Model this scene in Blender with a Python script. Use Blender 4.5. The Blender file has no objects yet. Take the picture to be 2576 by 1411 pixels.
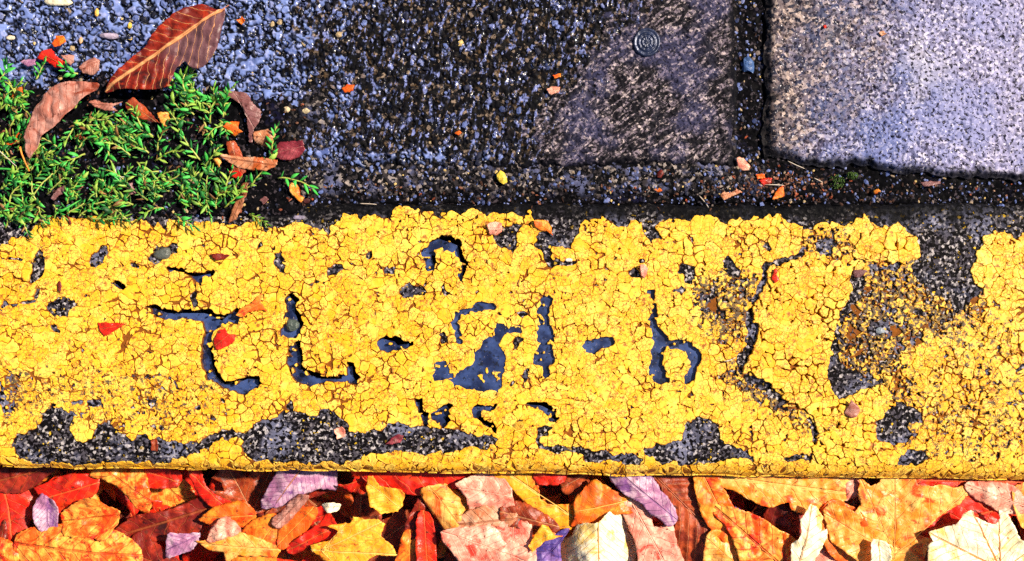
import bpy, math, random
import numpy as np
from mathutils import Vector, Matrix
from mathutils.geometry import delaunay_2d_cdt
random.seed(7)
SC = bpy.context.scene
COL = SC.collection
# ---------------------------------------------------------------- camera, sky, sun, exposure
# plan units: 1 unit = K metres, x to the right, y downwards, origin at a corner of the pictured patch of ground
K = 0.6 / 2575.0
CX, CY, H = 1287.5, 705.5, 0.60
cam_d = bpy.data.cameras.new('camera'); cam = bpy.data.objects.new('camera', cam_d); COL.objects.link(cam)
cam.location = (0, 0, H); cam.rotation_euler = (0, 0, 0)
cam_d.sensor_width = 36; cam_d.lens = 36.0; cam_d.clip_start = 0.01; cam_d.clip_end = 500
SC.camera = cam
SUN_EL, SUN_AZ = math.radians(47), math.radians(22)     # azimuth measured from +x (right) towards +y (pavement side)
world = bpy.data.worlds.new('World'); SC.world = world; world.use_nodes = True
wn = world.node_tree.nodes; wl = world.node_tree.links
sky = wn.new('ShaderNodeTexSky'); sky.sky_type = 'NISHITA'; sky.sun_disc = False
sky.sun_elevation = SUN_EL; sky.sun_rotation = math.pi / 2 - SUN_AZ
bg = wn['Background']; bg.inputs[1].default_value = 0.05
wl.new(sky.outputs[0], bg.inputs[0])
sun_d = bpy.data.lights.new('sun', 'SUN'); sun_d.energy = 5.0; sun_d.angle = math.radians(3); sun_d.color = (1.0, 0.88, 0.70)
sun = bpy.data.objects.new('sun', sun_d); COL.objects.link(sun)
sdir = Vector((math.cos(SUN_EL) * math.cos(SUN_AZ), math.cos(SUN_EL) * math.sin(SUN_AZ), math.sin(SUN_EL)))
sun.rotation_euler = sdir.to_track_quat('Z', 'Y').to_euler()
vs = SC.view_settings; vs.view_transform = 'Standard'; vs.look = 'None'; vs.gamma = 1; vs.use_curve_mapping = False
vs.exposure = 0.72
SC.cycles.use_denoising = False; SC.cycles.use_adaptive_sampling = True; SC.cycles.adaptive_threshold = .03
SC.cycles.max_bounces = 4; SC.cycles.diffuse_bounces = 2; SC.cycles.glossy_bounces = 2

# ---------------------------------------------------------------- helpers
def W(x, y, z=0.0):                       # plan point -> world
    return ((x - CX) * K, (CY - y) * K, z)
def tag(o, label=None, cat=None, group=None, kind=None):
    if label: o['label'] = label
    if cat: o['category'] = cat
    if group: o['group'] = group
    if kind: o['kind'] = kind
    return o
def link(o, parent=None):
    COL.objects.link(o)
    if parent is not None: o.parent = parent
    return o
def empty(name, loc=(0, 0, 0), rz=0):
    o = bpy.data.objects.new(name, None); o.empty_display_size = 0.01
    o.location = loc; o.rotation_euler = (0, 0, rz)
    return link(o)
def pymesh(name, verts, faces, mat, parent=None, smooth=False):
    m = bpy.data.meshes.new(name); m.from_pydata([tuple(v) for v in verts], [], faces); m.update()
    if mat: m.materials.append(mat)
    if smooth: m.polygons.foreach_set('use_smooth', [True] * len(m.polygons))
    return link(bpy.data.objects.new(name, m), parent)
def fattr(m, name, data):
    a = m.attributes.new(name, 'FLOAT', 'POINT'); a.data.foreach_set('value', np.ascontiguousarray(data, dtype=np.float32).ravel())
def vattr(m, name, data):
    a = m.attributes.new(name, 'FLOAT_VECTOR', 'POINT'); a.data.foreach_set('vector', np.ascontiguousarray(data, dtype=np.float32).ravel())
def rawmesh(name, co, quads, smooth=True):
    m = bpy.data.meshes.new(name)
    co = np.ascontiguousarray(co, dtype=np.float32); quads = np.ascontiguousarray(quads, dtype=np.int32)
    n, k = quads.shape
    m.vertices.add(len(co)); m.vertices.foreach_set('co', co.ravel())
    m.loops.add(n * k); m.loops.foreach_set('vertex_index', quads.ravel())
    m.polygons.add(n); m.polygons.foreach_set('loop_start', np.arange(0, n * k, k, dtype=np.int32))
    m.update(calc_edges=True)
    if smooth: m.polygons.foreach_set('use_smooth', np.ones(n, dtype=bool))
    return m
def gridquads(nx, ny):
    i = np.arange(ny - 1)[:, None] * nx + np.arange(nx - 1)[None, :]
    return np.stack([i, i + nx, i + nx + 1, i + 1], -1).reshape(-1, 4)     # rows run downwards: faces look up
def h01(i, j, s):
    i = np.asarray(i).astype(np.int64); j = np.asarray(j).astype(np.int64)
    h = (i * 374761393 + j * 668265263 + s * 982451653) & 0xffffffff
    h = ((h ^ (h >> 13)) * 1274126177) & 0xffffffff
    h = ((h ^ (h >> 16)) * 1597334677) & 0xffffffff
    return ((h ^ (h >> 15)) & 0xffffff) / float(0xffffff)
def vnoise(x, y, sc, s):
    x = x / sc; y = y / sc
    i = np.floor(x); j = np.floor(y); u = x - i; v = y - j
    u = u * u * (3 - 2 * u); v = v * v * (3 - 2 * v)
    return (h01(i, j, s) * (1 - u) + h01(i + 1, j, s) * u) * (1 - v) + (h01(i, j + 1, s) * (1 - u) + h01(i + 1, j + 1, s) * u) * v
def fbm(x, y, sc, s, o=3):
    t = 0; a = 1; n = 0
    for k in range(o):
        t = t + a * vnoise(x + 17 * k, y - 9 * k, sc, s + k); n += a; a *= .5; sc *= .5
    return t / n
def worley(x, y, c, s, drop=0.0, R=2):
    gi = np.floor(x / c).astype(np.int64); gj = np.floor(y / c).astype(np.int64)
    F1 = np.full(x.shape, 1e9); F2 = F1.copy(); I = np.zeros(x.shape, np.int64); J = I.copy()
    for a in range(-R, R + 1):
        for b in range(-R, R + 1):
            i = gi + a; j = gj + b
            d = np.hypot((i + .1 + .8 * h01(i, j, s)) * c - x, (j + .1 + .8 * h01(i, j, s + 1)) * c - y)
            if drop: d = np.where(h01(i, j, s + 2) < drop, 1e9, d)
            m = d < F1
            F2 = np.where(m, F1, np.minimum(F2, d)); F1 = np.where(m, d, F1)
            I = np.where(m, i, I); J = np.where(m, j, J)
    return F1, F2, I, J
def wseed(i, j, c, s):
    return (i + .1 + .8 * h01(i, j, s)) * c, (j + .1 + .8 * h01(i, j, s + 1)) * c
def inpoly(x, y, P):
    r = np.zeros(np.shape(x), bool); n = len(P)
    for k in range(n):
        x1, y1 = P[k]; x2, y2 = P[(k + 1) % n]
        if y1 == y2: continue
        c = ((y1 > y) != (y2 > y)) & (x < (x2 - x1) * (y - y1) / (y2 - y1) + x1)
        r ^= c
    return r
def blur(a, r):
    for ax in (0, 1):
        for _ in range(2):
            p = np.pad(a, [(r + 1, r) if k == ax else (0, 0) for k in (0, 1)], mode='edge')
            c = np.cumsum(p, axis=ax); n = a.shape[ax]
            a = (np.take(c, np.arange(2 * r + 1, 2 * r + 1 + n), ax) - np.take(c, np.arange(0, n), ax)) / (2 * r + 1)
    return a
def sstep(a, b, x):
    t = np.clip((x - a) / (b - a), 0, 1); return t * t * (3 - 2 * t)

# ---------------------------------------------------------------- materials
class NM:
    def __init__(s, name):
        s.m = bpy.data.materials.new(name); s.m.use_nodes = True; s.t = s.m.node_tree
        s.b = s.t.nodes['Principled BSDF']; s.co = s.t.nodes.new('ShaderNodeNewGeometry').outputs['Position']
    def n(s, ty, **kw):
        o = s.t.nodes.new(ty)
        for k, v in kw.items(): setattr(o, k, v)
        return o
    def set(s, sock, v):
        if hasattr(v, 'is_linked') or isinstance(v, bpy.types.NodeSocket): s.t.links.new(v, sock)
        elif isinstance(v, tuple) and len(v) == 3 and sock.type == 'RGBA': sock.default_value = (*v, 1)
        else: sock.default_value = v
    def noise(s, scale, det=3, rough=.55, vec=None, w=0):
        o = s.n('ShaderNodeTexNoise'); s.t.links.new(vec or s.co, o.inputs['Vector'])
        o.inputs['Scale'].default_value = scale; o.inputs['Detail'].default_value = det; o.inputs['Roughness'].default_value = rough
        o.inputs['Distortion'].default_value = w
        return o.outputs['Fac']
    def vor(s, scale, feat='F1', vec=None, out='Distance'):
        o = s.n('ShaderNodeTexVoronoi', feature=feat); s.t.links.new(vec or s.co, o.inputs['Vector']); o.inputs['Scale'].default_value = scale
        return o.outputs[out]
    def attr(s, name, out='Fac'):
        o = s.n('ShaderNodeAttribute', attribute_name=name); return o.outputs[out]
    def ramp(s, f, stops):
        o = s.n('ShaderNodeValToRGB'); s.t.links.new(f, o.inputs[0]); e = o.color_ramp.elements
        while len(e) < len(stops): e.new(0.5)
        for el, (p, c) in zip(e, stops):
            el.position = p; el.color = (*c, 1) if isinstance(c, tuple) else (c, c, c, 1)
        return o.outputs[0]
    def step(s, f, a, b):
        o = s.n('ShaderNodeMapRange', interpolation_type='SMOOTHSTEP'); s.t.links.new(f, o.inputs[0])
        o.inputs[1].default_value = a; o.inputs[2].default_value = b
        return o.outputs[0]
    def mix(s, f, a, b, blend='MIX'):
        o = s.n('ShaderNodeMix', data_type='RGBA', blend_type=blend)
        s.set(o.inputs[0], f); s.set(o.inputs[6], a); s.set(o.inputs[7], b)
        return o.outputs[2]
    def math(s, op, a, b=0.0, c=0.0):
        o = s.n('ShaderNodeMath', operation=op); s.set(o.inputs[0], a); s.set(o.inputs[1], b); s.set(o.inputs[2], c)
        return o.outputs[0]
    def mapping(s, scale, rot=0.0):
        r = s.n('ShaderNodeMapping'); s.t.links.new(s.co, r.inputs[0]); r.inputs[2].default_value = (0, 0, rot)
        o = s.n('ShaderNodeMapping'); s.t.links.new(r.outputs[0], o.inputs[0]); o.inputs[3].default_value = scale
        return o.outputs[0]
    def bump(s, h, dist, strength=1.0, nrm=None):
        o = s.n('ShaderNodeBump'); s.t.links.new(h, o.inputs['Height']); o.inputs['Distance'].default_value = dist; o.inputs['Strength'].default_value = strength
        if nrm is not None: s.t.links.new(nrm, o.inputs['Normal'])
        return o.outputs[0]
    def out(s, col=None, rough=None, nrm=None, spec=None, coat=None):
        B = s.b.inputs
        if col is not None: s.set(B['Base Color'], col)
        if rough is not None: s.set(B['Roughness'], rough)
        if nrm is not None: s.set(B['Normal'], nrm)
        if spec is not None: s.set(B['Specular IOR Level'], spec)
        if coat is not None: s.set(B['Coat Weight'], coat)
        return s.m
def mat_paint():
    s = NM('yellow_paint')
    r = s.attr('rnd')
    big = s.noise(14, 3); mid = s.noise(160, 4); fine = s.noise(900, 3)
    c = s.mix(s.step(big, .35, .65), (.88, .415, .012), (.89, .50, .034))
    c = s.mix(s.step(mid, .45, .75), c, (.90, .62, .10))
    c = s.mix(s.math('MULTIPLY', s.step(r, .5, 1.0), .5), c, (.90, .63, .11))
    c = s.mix(s.math('MULTIPLY', s.step(r, .3, .0), .3), c, (.76, .38, .008))
    dirt = s.math('MULTIPLY', s.step(s.noise(380, 4, .65), .55, .64), s.step(s.noise(40, 2), .30, .55))
    c = s.mix(s.math('MULTIPLY', dirt, .85), c, (.26, .05, .012))
    v = s.vor(430, 'DISTANCE_TO_EDGE', s_warp(s, 430))
    craze = s.math('MULTIPLY', s.step(v, .07, .01), s.step(s.noise(70, 2), .36, .52))
    c = s.mix(s.math('MULTIPLY', craze, .8), c, (.24, .055, .01))
    wn_ = s.attr('worn')
    wsp = s.step(s.math('MULTIPLY_ADD', wn_, .55, s.noise(430, 4, .7)), .63, .71)
    c = s.mix(s.math('MULTIPLY', wsp, .92), c, s.mix(s.noise(200, 2), (.010, .008, .009), (.07, .055, .06)))
    lump = s.vor(300, 'SMOOTH_F1', s_warp(s, 300))
    stain = s.step(s.noise(26, 5, .7), .56, .70)
    c = s.mix(s.math('MULTIPLY', stain, .16), c, (.42, .22, .05))
    hgt = s.math('SUBTRACT', s.math('MULTIPLY_ADD', lump, -1.0, s.math('MULTIPLY', mid, .6)), s.math('MULTIPLY', craze, .5))
    return s.out(c, s.ramp(fine, [(.3, .42), (.7, .62)]), s.bump(hgt, .0007, .5), .3)
def s_warp(s, sc):
    n = s.n('ShaderNodeTexNoise'); s.t.links.new(s.co, n.inputs['Vector']); n.inputs['Scale'].default_value = sc * 1.3
    m = s.n('ShaderNodeVectorMath', operation='MULTIPLY_ADD'); s.t.links.new(n.outputs['Color'], m.inputs[0])
    m.inputs[1].default_value = (.5 / sc,) * 3; s.t.links.new(s.co, m.inputs[2])
    return m.outputs[0]
def grains(s, dark, mid, light, sc=620):
    g = s.vor(sc, 'F1', s_warp(s, sc), 'Color')
    sp = s.n('ShaderNodeSeparateColor'); s.t.links.new(g, sp.inputs[0])
    c = s.ramp(sp.outputs[0], [(0, dark), (.34, dark), (.42, mid), (.75, mid), (.92, light)])
    return c, sp.outputs[0]
def mat_kerb():
    s = NM('kerb_concrete')
    bare = s.attr('bare')
    c, g = grains(s, (.005, .004, .005), (.062, .054, .070), (.42, .38, .39), 700)
    blue = s.noise(38, 2)
    c = s.mix(s.step(blue, .48, .68), c, s.mix(.55, c, (.20, .21, .34)))
    c = s.mix(s.step(s.noise(420, 3), .56, .48), (.004, .003, .004), c)
    y = s.math('MULTIPLY', s.step(s.noise(330, 3), .635, .67), s.step(s.noise(45, 2), .42, .6))
    c = s.mix(y, c, (.72, .45, .03))
    c = s.mix(s.step(bare, .35, .6), s.mix(s.noise(300, 2), (.05, .014, .005), (.34, .11, .016)), c)
    c = s.mix(s.math('MULTIPLY', s.attr('grime'), .97), c, (.003, .003, .004))
    c = s.mix(s.attr('deep'), c, s.mix(s.noise(500, 2), (.002, .002, .003), (.010, .009, .012)))  # stroke floors blackened: shade of the recess put into the colour
    return s.out(c, s.ramp(s.noise(200), [(.35, .4), (.65, .8)]), s.bump(s.math('ADD', g, s.noise(900)), .0006, .5), .04)
def mat_water():
    s = NM('puddle_water')
    c = s.mix(s.step(s.noise(90, 3), .35, .7), (.004, .008, .042), (.040, .072, .22))  # blue of the reflected sky painted into the water's base colour
    grit = s.step(s.noise(300, 5, .72), .55, .61)
    c = s.mix(s.math('MULTIPLY', grit, .9), c, (.006, .006, .010))
    spk = s.step(s.noise(900, 2), .68, .74)
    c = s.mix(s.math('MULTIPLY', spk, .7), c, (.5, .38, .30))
    s.b.inputs['Coat IOR'].default_value = 1.7
    return s.out(c, .3, s.bump(s.noise(240, 2), .0005, .35), .6, .6)
# ---------------------------------------------------------------- outlines of the bare and hollow patches in the kerb paint
def conv(ox, oy, f):
    return lambda *p: [(ox + p[i] * f, oy + p[i + 1] * f) for i in range(0, len(p), 2)]
Z4 = conv(0, 503, .4753); Z5 = conv(858.4, 503, .4753); Z6 = conv(1716.7, 503, .4753)
Z1 = conv(0, 0, .4277); Z2 = conv(858.4, 0, .4277); Z3 = conv(1716.7, 0, .4277)
B1 = conv(0, 1072.9, .2603); B2 = conv(603.5, 1072.9, .2603); B3 = conv(1274, 1072.9, .2603); B4 = conv(1904.5, 1072.9, .2603)
DEEP = [   # (outline, level of the water in plan units): stamped strokes that hold rain water
 (Z4(765,555,830,555,900,580,1030,580,1100,580,1190,620,1250,570,1290,580,1310,600,1260,640,1180,660,1130,690,1115,760,1130,850,1150,910,1200,960,1250,960,1330,930,1375,930,1380,970,1350,1010,1290,1025,1220,1010,1140,980,1090,950,1070,880,1060,780,1080,690,1060,640,950,630,870,630,790,610), -18),
 (Z4(1510,510,1550,490,1575,520,1570,570,1600,640,1590,700,1560,730,1480,735,1475,710,1500,670), -13),
 (Z4(1545,750,1580,740,1600,800,1600,870,1640,905,1720,930,1806,930)+Z5(30,925,30,860,70,860,75,920,100,940,80,970,0,965)+Z4(1720,960,1640,990,1590,975,1540,940,1520,840,1515,790), -18),
 (Z4(865,350,940,350,990,380,1050,385,1130,370,1135,390,1080,410,1060,460,1040,450,1030,420,980,395,900,380), -13),
 (Z4(590,430,630,425,665,460,650,480,610,455), -12),
 (Z5(185,770,200,740,240,715,300,730,320,750,380,740,380,770,310,790,240,800,195,790), -12),
 (Z5(605,590,640,580,690,570,720,540,780,540,830,555,810,585,740,590,700,600,640,610,620,640,625,690,650,740,640,765,610,750,585,700,590,640), -5),
 (Z5(815,660,850,650,900,665,950,675,960,700,920,700,870,700,850,720,850,790,865,830,855,990,820,1010,760,1010,660,1000,590,975,560,950,490,965,480,930,500,860,550,850,580,880,575,915,640,900,690,860,700,820,740,790,740,760,790,725,815,720), 0),
 (Z5(1065,510,1100,500,1125,520,1105,560,1100,610,1115,680,1120,720,1135,750,1110,780,1130,830,1130,860,1105,890,1085,960,1070,930,1060,870,1030,870,1015,840,1030,780,1030,710,1050,680,1045,630,1020,600,1055,560), -5),
 (Z5(1270,770,1300,740,1360,730,1430,730,1450,745,1430,775,1370,790,1330,815,1280,795), -7),
 (Z5(1610,470,1660,475,1650,520,1665,600,1670,650,1690,690,1720,715,1735,745,1806,730)+Z6(30,745,50,780,90,790,100,820,90,870,70,940,30,975,0,980,0,930,25,900,35,860,15,810)+Z5(1806,790,1720,785,1700,810,1695,870,1720,900,1705,930,1740,950,1740,970,1660,975,1620,920,1640,850,1630,800,1650,760,1640,680,1625,650,1645,600,1640,520), -8),
 (Z5(695,1100,720,1080,790,1070,830,1080,820,1100,750,1110,735,1140,760,1165,800,1180,830,1210,830,1250,810,1250,800,1210,740,1175,710,1160,695,1130), -12),
 (Z5(975,1080,1010,1065,1080,1070,1120,1090,1150,1100,1130,1130,1160,1145,1150,1165,1100,1165,1070,1115,1020,1100), -12),
 (Z5(415,270,460,250,480,210,540,185,600,205,630,215,640,270,660,340,650,400,630,440,620,400,630,330,600,280,540,255,490,260,510,340,490,380,450,380,435,310), -13),
 (Z5(375,1045,430,1050,430,1110,470,1130,540,1090,580,1070,592,1085,562,1130,572,1170,552,1202,500,1162,472,1152,442,1162,462,1195,430,1200,400,1110), -14),
]
BARE = [
 Z4(75,1245,150,1235,215,1180,190,1120,260,1090,330,1095,400,1130,375,1190,365,1230,430,1275,490,1250,505,1185,560,1180,620,1225,690,1265,730,1215,790,1255,870,1265,960,1280,1050,1290,1130,1225,1200,1215,1260,1230,1300,1225,1340,1180,1400,1160,1450,1150,1520,1110,1560,1120,1680,1140,1700,1110,1780,1110,1806,1150)
 +Z5(20,1180,40,1230,200,1215,240,1180,300,1170,340,1190,400,1200,480,1220,560,1210,640,1230,720,1250,800,1250,830,1260,830,1290,790,1300,770,1330,690,1300,600,1320,480,1355,430,1340,150,1350,60,1385,0,1400)+Z4(1600,1395,1440,1385,1330,1365,1300,1330,1290,1280,1265,1255,1180,1265,1100,1300,1060,1320,1060,1340,950,1370,840,1392,700,1400,140,1398,100,1360,60,1290),
 Z4(800,265,850,240,940,245,930,280,880,290,840,335,800,320,790,290), Z4(460,350,480,300,525,280,530,240,555,240,560,290,530,340,500,370),
 Z4(1030,470,1045,480,1048,550,1030,570,1010,500), Z4(165,330,200,270,230,290,240,370,210,420,215,480,190,550,60,560,0,570,0,550,100,540,180,520,190,470,150,430,160,380),
 Z4(0,298,160,318,160,330,0,310), Z4(250,560,300,510,370,520,400,540,370,590,320,615,280,610), Z4(265,680,290,660,315,680,300,700),
 Z4(1435,255,1480,270,1500,310,1510,390,1490,380,1470,330,1440,290), Z4(1350,230,1385,225,1385,140,1405,140,1402,250,1360,250), Z4(1730,370,1780,345,1806,340,1806,370,1760,385,1730,400),
 Z4(1620,435,1740,420,1740,440,1640,450), Z4(690,350,750,350,740,368,700,370), Z4(770,1060,840,1050,850,1075,800,1100), Z4(360,1060,440,1060,440,1082,390,1088),
 Z4(1158,1045,1187,1060,1187,1097,1163,1078), Z4(1010,1098,1055,1078,1052,1108), Z4(913,955,938,960,933,1002,916,992), Z4(535,620,575,618,555,645,528,638),
 Z4(0,960,20,1000,40,1080,60,1130,20,1140,0,1130), Z4(1520,1070,1540,1080,1535,1200,1515,1190), Z4(470,1060,520,1055,515,1080,480,1085), Z4(840,1180,870,1190,850,1230,830,1210),
 Z5(310,470,350,445,380,470,430,460,440,430,450,470,470,490,440,500,380,490,350,500,325,500), Z5(520,460,550,440,560,480,590,490,560,497,535,482), Z5(230,355,290,360,270,387,238,382), Z5(130,270,162,265,142,312,128,302),
 Z5(800,190,860,150,940,120,960,140,930,200,920,240,912,300,893,292,893,260,840,245,810,210),
 Z5(1040,180,1100,160,1080,120,1140,100,1200,60,1250,80,1252,190,1240,240,1200,240,1120,250,1110,310,1180,320,1240,310,1230,340,1180,355,1100,345,1070,300,1060,260,1035,230),
 Z5(1590,100,1650,130,1700,190,1690,210,1640,210,1630,240,1620,200,1600,160), Z5(1560,310,1600,300,1610,330,1590,352), Z5(1518,380,1560,368,1577,400,1540,408),
 Z5(1745,370,1806,365,1806,402,1770,398), Z5(1740,460,1806,450)+Z6(20,460,15,498)+Z5(1750,498), Z5(508,713,542,708,552,737,530,747), Z5(898,745,940,733,952,755,920,782), Z5(918,595,960,583,982,600,940,617),

 Z5(1080,1190,1110,1200,1080,1230,1052,1250,1060,1290,1130,1300,1200,1308,1280,1308,1340,1325,1420,1338,1550,1348,1592,1368,1570,1388,1400,1392,1290,1374,1260,1350,1120,1328,1060,1315,1018,1262,1038,1215),
 Z5(1600,1310,1680,1290,1806,1260)+Z6(20,1165,60,1150,160,1160,190,1200,200,1240,260,1300,340,1330,360,1372,250,1374,100,1388,0,1393)+Z5(1700,1393,1610,1352),
 Z5(1242,848,1262,828,1264,862), Z5(1336,862,1350,846,1364,872), Z5(918,1192,962,1168,952,1204), Z5(888,1050,932,1038,915,1068), Z5(950,930,985,890,990,930,970,960), Z5(890,960,940,970,900,990),
 Z6(1240,190,1300,120,1590,120,1640,170,1590,210,1560,300,1530,400,1540,460,1590,470,1570,500,1500,550,1440,600,1420,540,1370,500,1310,510,1290,460,1240,410,1215,360,1225,330,1250,300,1245,230),
 Z6(208,330,240,298,272,350,314,380,302,408,250,388,213,366),
 Z6(640,255,560,298,480,318,430,335,418,418,378,498,345,558,330,620,340,700,325,780,295,830,293,890,325,925,322,890,352,822,374,762,394,700,376,640,370,570,399,512,444,432,454,352,520,338,600,325,645,290),
 Z6(905,370,980,370,960,450,940,530,900,560,905,600,850,640,835,700,835,760,830,830,850,890,960,935,1030,950,1100,960,1020,985,940,1003,900,1035,830,1045,783,1012,773,900,778,780,798,680,828,590,868,540,903,480,893,430),
 Z6(1030,1170,1080,1110,1140,1080,1200,1090,1260,1120,1250,1170,1190,1200,1210,1250,1180,1290,1120,1290,1090,1302,1048,1272,1028,1220), Z6(1140,1362,1200,1320,1280,1320,1282,1362,1240,1396,1130,1398),
 Z6(985,345,1100,347,1165,325,1168,350,1120,368,990,365), Z6(540,1357,600,1338,660,1343,672,1382,620,1396,560,1384), Z6(78,582,130,558,152,570,120,604), Z6(0,340,60,342,52,442,10,434), Z6(100,510,152,498,152,532,110,542),
 Z6(978,692,1010,640,1050,640,1100,680,1050,722,1010,732), Z6(1208,575,1240,568,1292,600,1282,628,1230,612), Z6(1760,880,1830,845,1830,893,1770,902), Z6(1528,868,1560,835,1560,860,1535,885), Z6(640,1060,690,1250,670,1385,684,1386,704,1255,728,1245,650,1120),
 Z6(330,920,400,945,465,962,500,1015,560,1078,530,1085,470,1040,400,990,330,960), Z6(418,245,450,228,475,245,450,268), Z6(700,205,800,190,810,230,780,300,740,290,720,260), Z6(1200,735,1235,730,1235,760,1210,760),
 Z6(1515,655,1550,650,1555,680,1525,682), Z6(350,1205,375,1200,372,1300,385,1385,368,1385,352,1300),
]
MIX = [(Z6(210,840,300,860,300,930,420,970,500,1030,640,1130,720,1240,690,1250,560,1160,420,1090,280,1010,200,960), .42), (Z6(900,360,1240,300,1300,420,1560,430,1620,560,1520,720,1300,720,1120,940,830,990,780,900,830,640,900,560), .34),
       (Z6(40,420,400,380,370,560,330,760,200,800,60,640), .34), (Z6(1060,880,1280,880,1260,1300,1100,1300), .25), (Z4(0,860,1100,900,1250,1100,1060,1260,400,1220,0,1180), .17), (Z4(0,880,160,900,150,1130,0,1150), .3), (Z6(1280,620,1806,560,1806,1390,1280,1390), .18), (Z6(620,130,900,130,900,330,620,300), .25)]
TOPLINE = [(-2000, 590)] + Z4(-100,250,0,250,60,200,160,180,230,110,330,95,480,90,560,100,700,125,840,130,870,160,900,110,1060,105,1220,130,1370,110,1400,140,1520,120,1680,145,1740,180,1760,130,1800,100) + Z5(10,75,100,90,250,70,330,35,400,60,560,65,700,60,760,75,850,60,950,65,1000,70,1030,110,1080,125,1250,115,1400,105,1440,130,1590,120,1600,140,1650,130,1700,105,1800,100) + Z6(10,90,120,110,300,105,400,90,520,100,600,130,660,170,700,130,790,125,880,130,960,80,1000,110,1030,130,1140,130,1200,180,1250,200,1300,170,1590,190,1650,160,1700,180,1806,190) + [(5000, 590)]
PLATES = [(Z6(450,340,620,325,720,355,890,335,905,480,850,560,800,680,780,800,770,900,785,1010,720,1040,560,1075,500,1010,460,960,330,920,310,870,380,760,380,640,370,560,440,440), 6),
          (Z6(640,1080,760,1040,900,1040,1030,990,1130,1010,1130,1060,1060,1130,1030,1200,1060,1300,1140,1370,900,1390,680,1390,690,1260,730,1240), 4), (Z6(900,260,960,190,1130,180,1240,230,1210,320,1000,330,920,310), 5), (Z4(-60,320,150,330,190,460,170,530,-60,545), 4)]

# ---------------------------------------------------------------- kerb
X0, X1 = -420, 2995
def yedge(x): return 1176 + .0125 * np.clip(x, -500, 3100) + 1.5 * np.sin(x * .013) + 1.0 * np.sin(x * .041)
YB = 506.0
def kz(x, y):                               # height of the kerb top (plan units): flat, rounded over towards the road
    d = np.clip((y - (yedge(x) - 50)) / 50.0, 0, 1)
    return -38 * (1 - np.sqrt(np.clip(1 - d * d, 0, 1)))
st = 1.7
gx = np.arange(X0, X1, st); gy = np.arange(512, 1222, st)
GX, GY = np.meshgrid(gx, gy)
WX = wx = GX + 9 * (fbm(GX, GY, 22, 11) - .5) + 4 * (vnoise(GX, GY, 6, 14) - .5); WY = wy = GY + 9 * (fbm(GX, GY, 22, 21) - .5) + 4 * (vnoise(GX, GY, 6, 24) - .5)
def raster(polys, wx=None, wy=None):
    wx = WX if wx is None else wx; wy = WY if wy is None else wy
    M = np.zeros(GX.shape, np.float32)
    for P in polys:
        xs = [p[0] for p in P]; ys = [p[1] for p in P]
        i0, i1 = np.searchsorted(gx, [min(xs) - 14, max(xs) + 14]); j0, j1 = np.searchsorted(gy, [min(ys) - 14, max(ys) + 14])
        if i1 > i0 and j1 > j0: M[j0:j1, i0:i1] = np.maximum(M[j0:j1, i0:i1], inpoly(wx[j0:j1, i0:i1], wy[j0:j1, i0:i1], P))
    return M
C = 20.5
sx = GX + 15 * (fbm(GX, GY, 20, 31) - .5) + 5 * (vnoise(GX, GY, 6, 34) - .5); sy = GY + 15 * (fbm(GX, GY, 20, 41) - .5) + 5 * (vnoise(GX, GY, 6, 44) - .5)
F1, F2, CI, CJ = worley(sx, sy, C, 5, .36)
qx_, qy_ = wseed(CI, CJ, C, 5)
lx, ly = sx - qx_, sy - qy_
mdeep = blur(raster([p for p, _ in DEEP], wx - .14 * lx + 5 * (vnoise(GX, GY, 9, 64) - .5), wy - .14 * ly + 5 * (vnoise(GX, GY, 9, 65) - .5)) * (vnoise(GX, GY, 8, 66) < .80), 1); mbare = blur(raster(BARE, wx - .4 * lx, wy - .4 * ly), 1)
tl = np.interp(wx, [p[0] for p in TOPLINE], [p[1] for p in TOPLINE])
mtop = blur((wy - .5 * ly < tl).astype(np.float32), 1)
mhole = np.maximum(np.maximum(mdeep, mbare), mtop)
mixd = np.full(GX.shape, .035, np.float32)
for P, v in MIX: mixd = np.maximum(mixd, blur(raster([P]), 9) * v)
mixd += .10 * (fbm(GX, GY, 120, 97) - .5)
plate = np.zeros(GX.shape, np.float32)
for P, v in PLATES: plate = np.maximum(plate, blur(raster([P]), 1) * v)
fhole = (.5 - mhole) * 9
spn = .55 * fbm(GX, GY, 13, 91, 2) + .45 * vnoise(GX, GY, 4.6, 95)
fspeck = (.785 - .66 * mixd - spn) * 26
crack = -.55 + 1.5 * sstep(.45, .85, fbm(GX, GY, 60, 61)) + 1.35 * vnoise(GX, GY, 17, 71) ** 1.5
G1, G2, _, _ = worley(GX + 22 * (fbm(GX, GY, 30, 33) - .5), GY + 22 * (fbm(GX, GY, 30, 43) - .5), 120.0, 15, .2)
crack = crack + 1.5 * sstep(5, 0, G2 - G1)
fbot = (yedge(GX) + 6 + 7 * (fbm(GX, GY * 0, 90, 81) - .5) - GY)
FI = np.minimum(np.minimum(fhole, fspeck), fbot)
key = CI * 100000 + CJ
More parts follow.
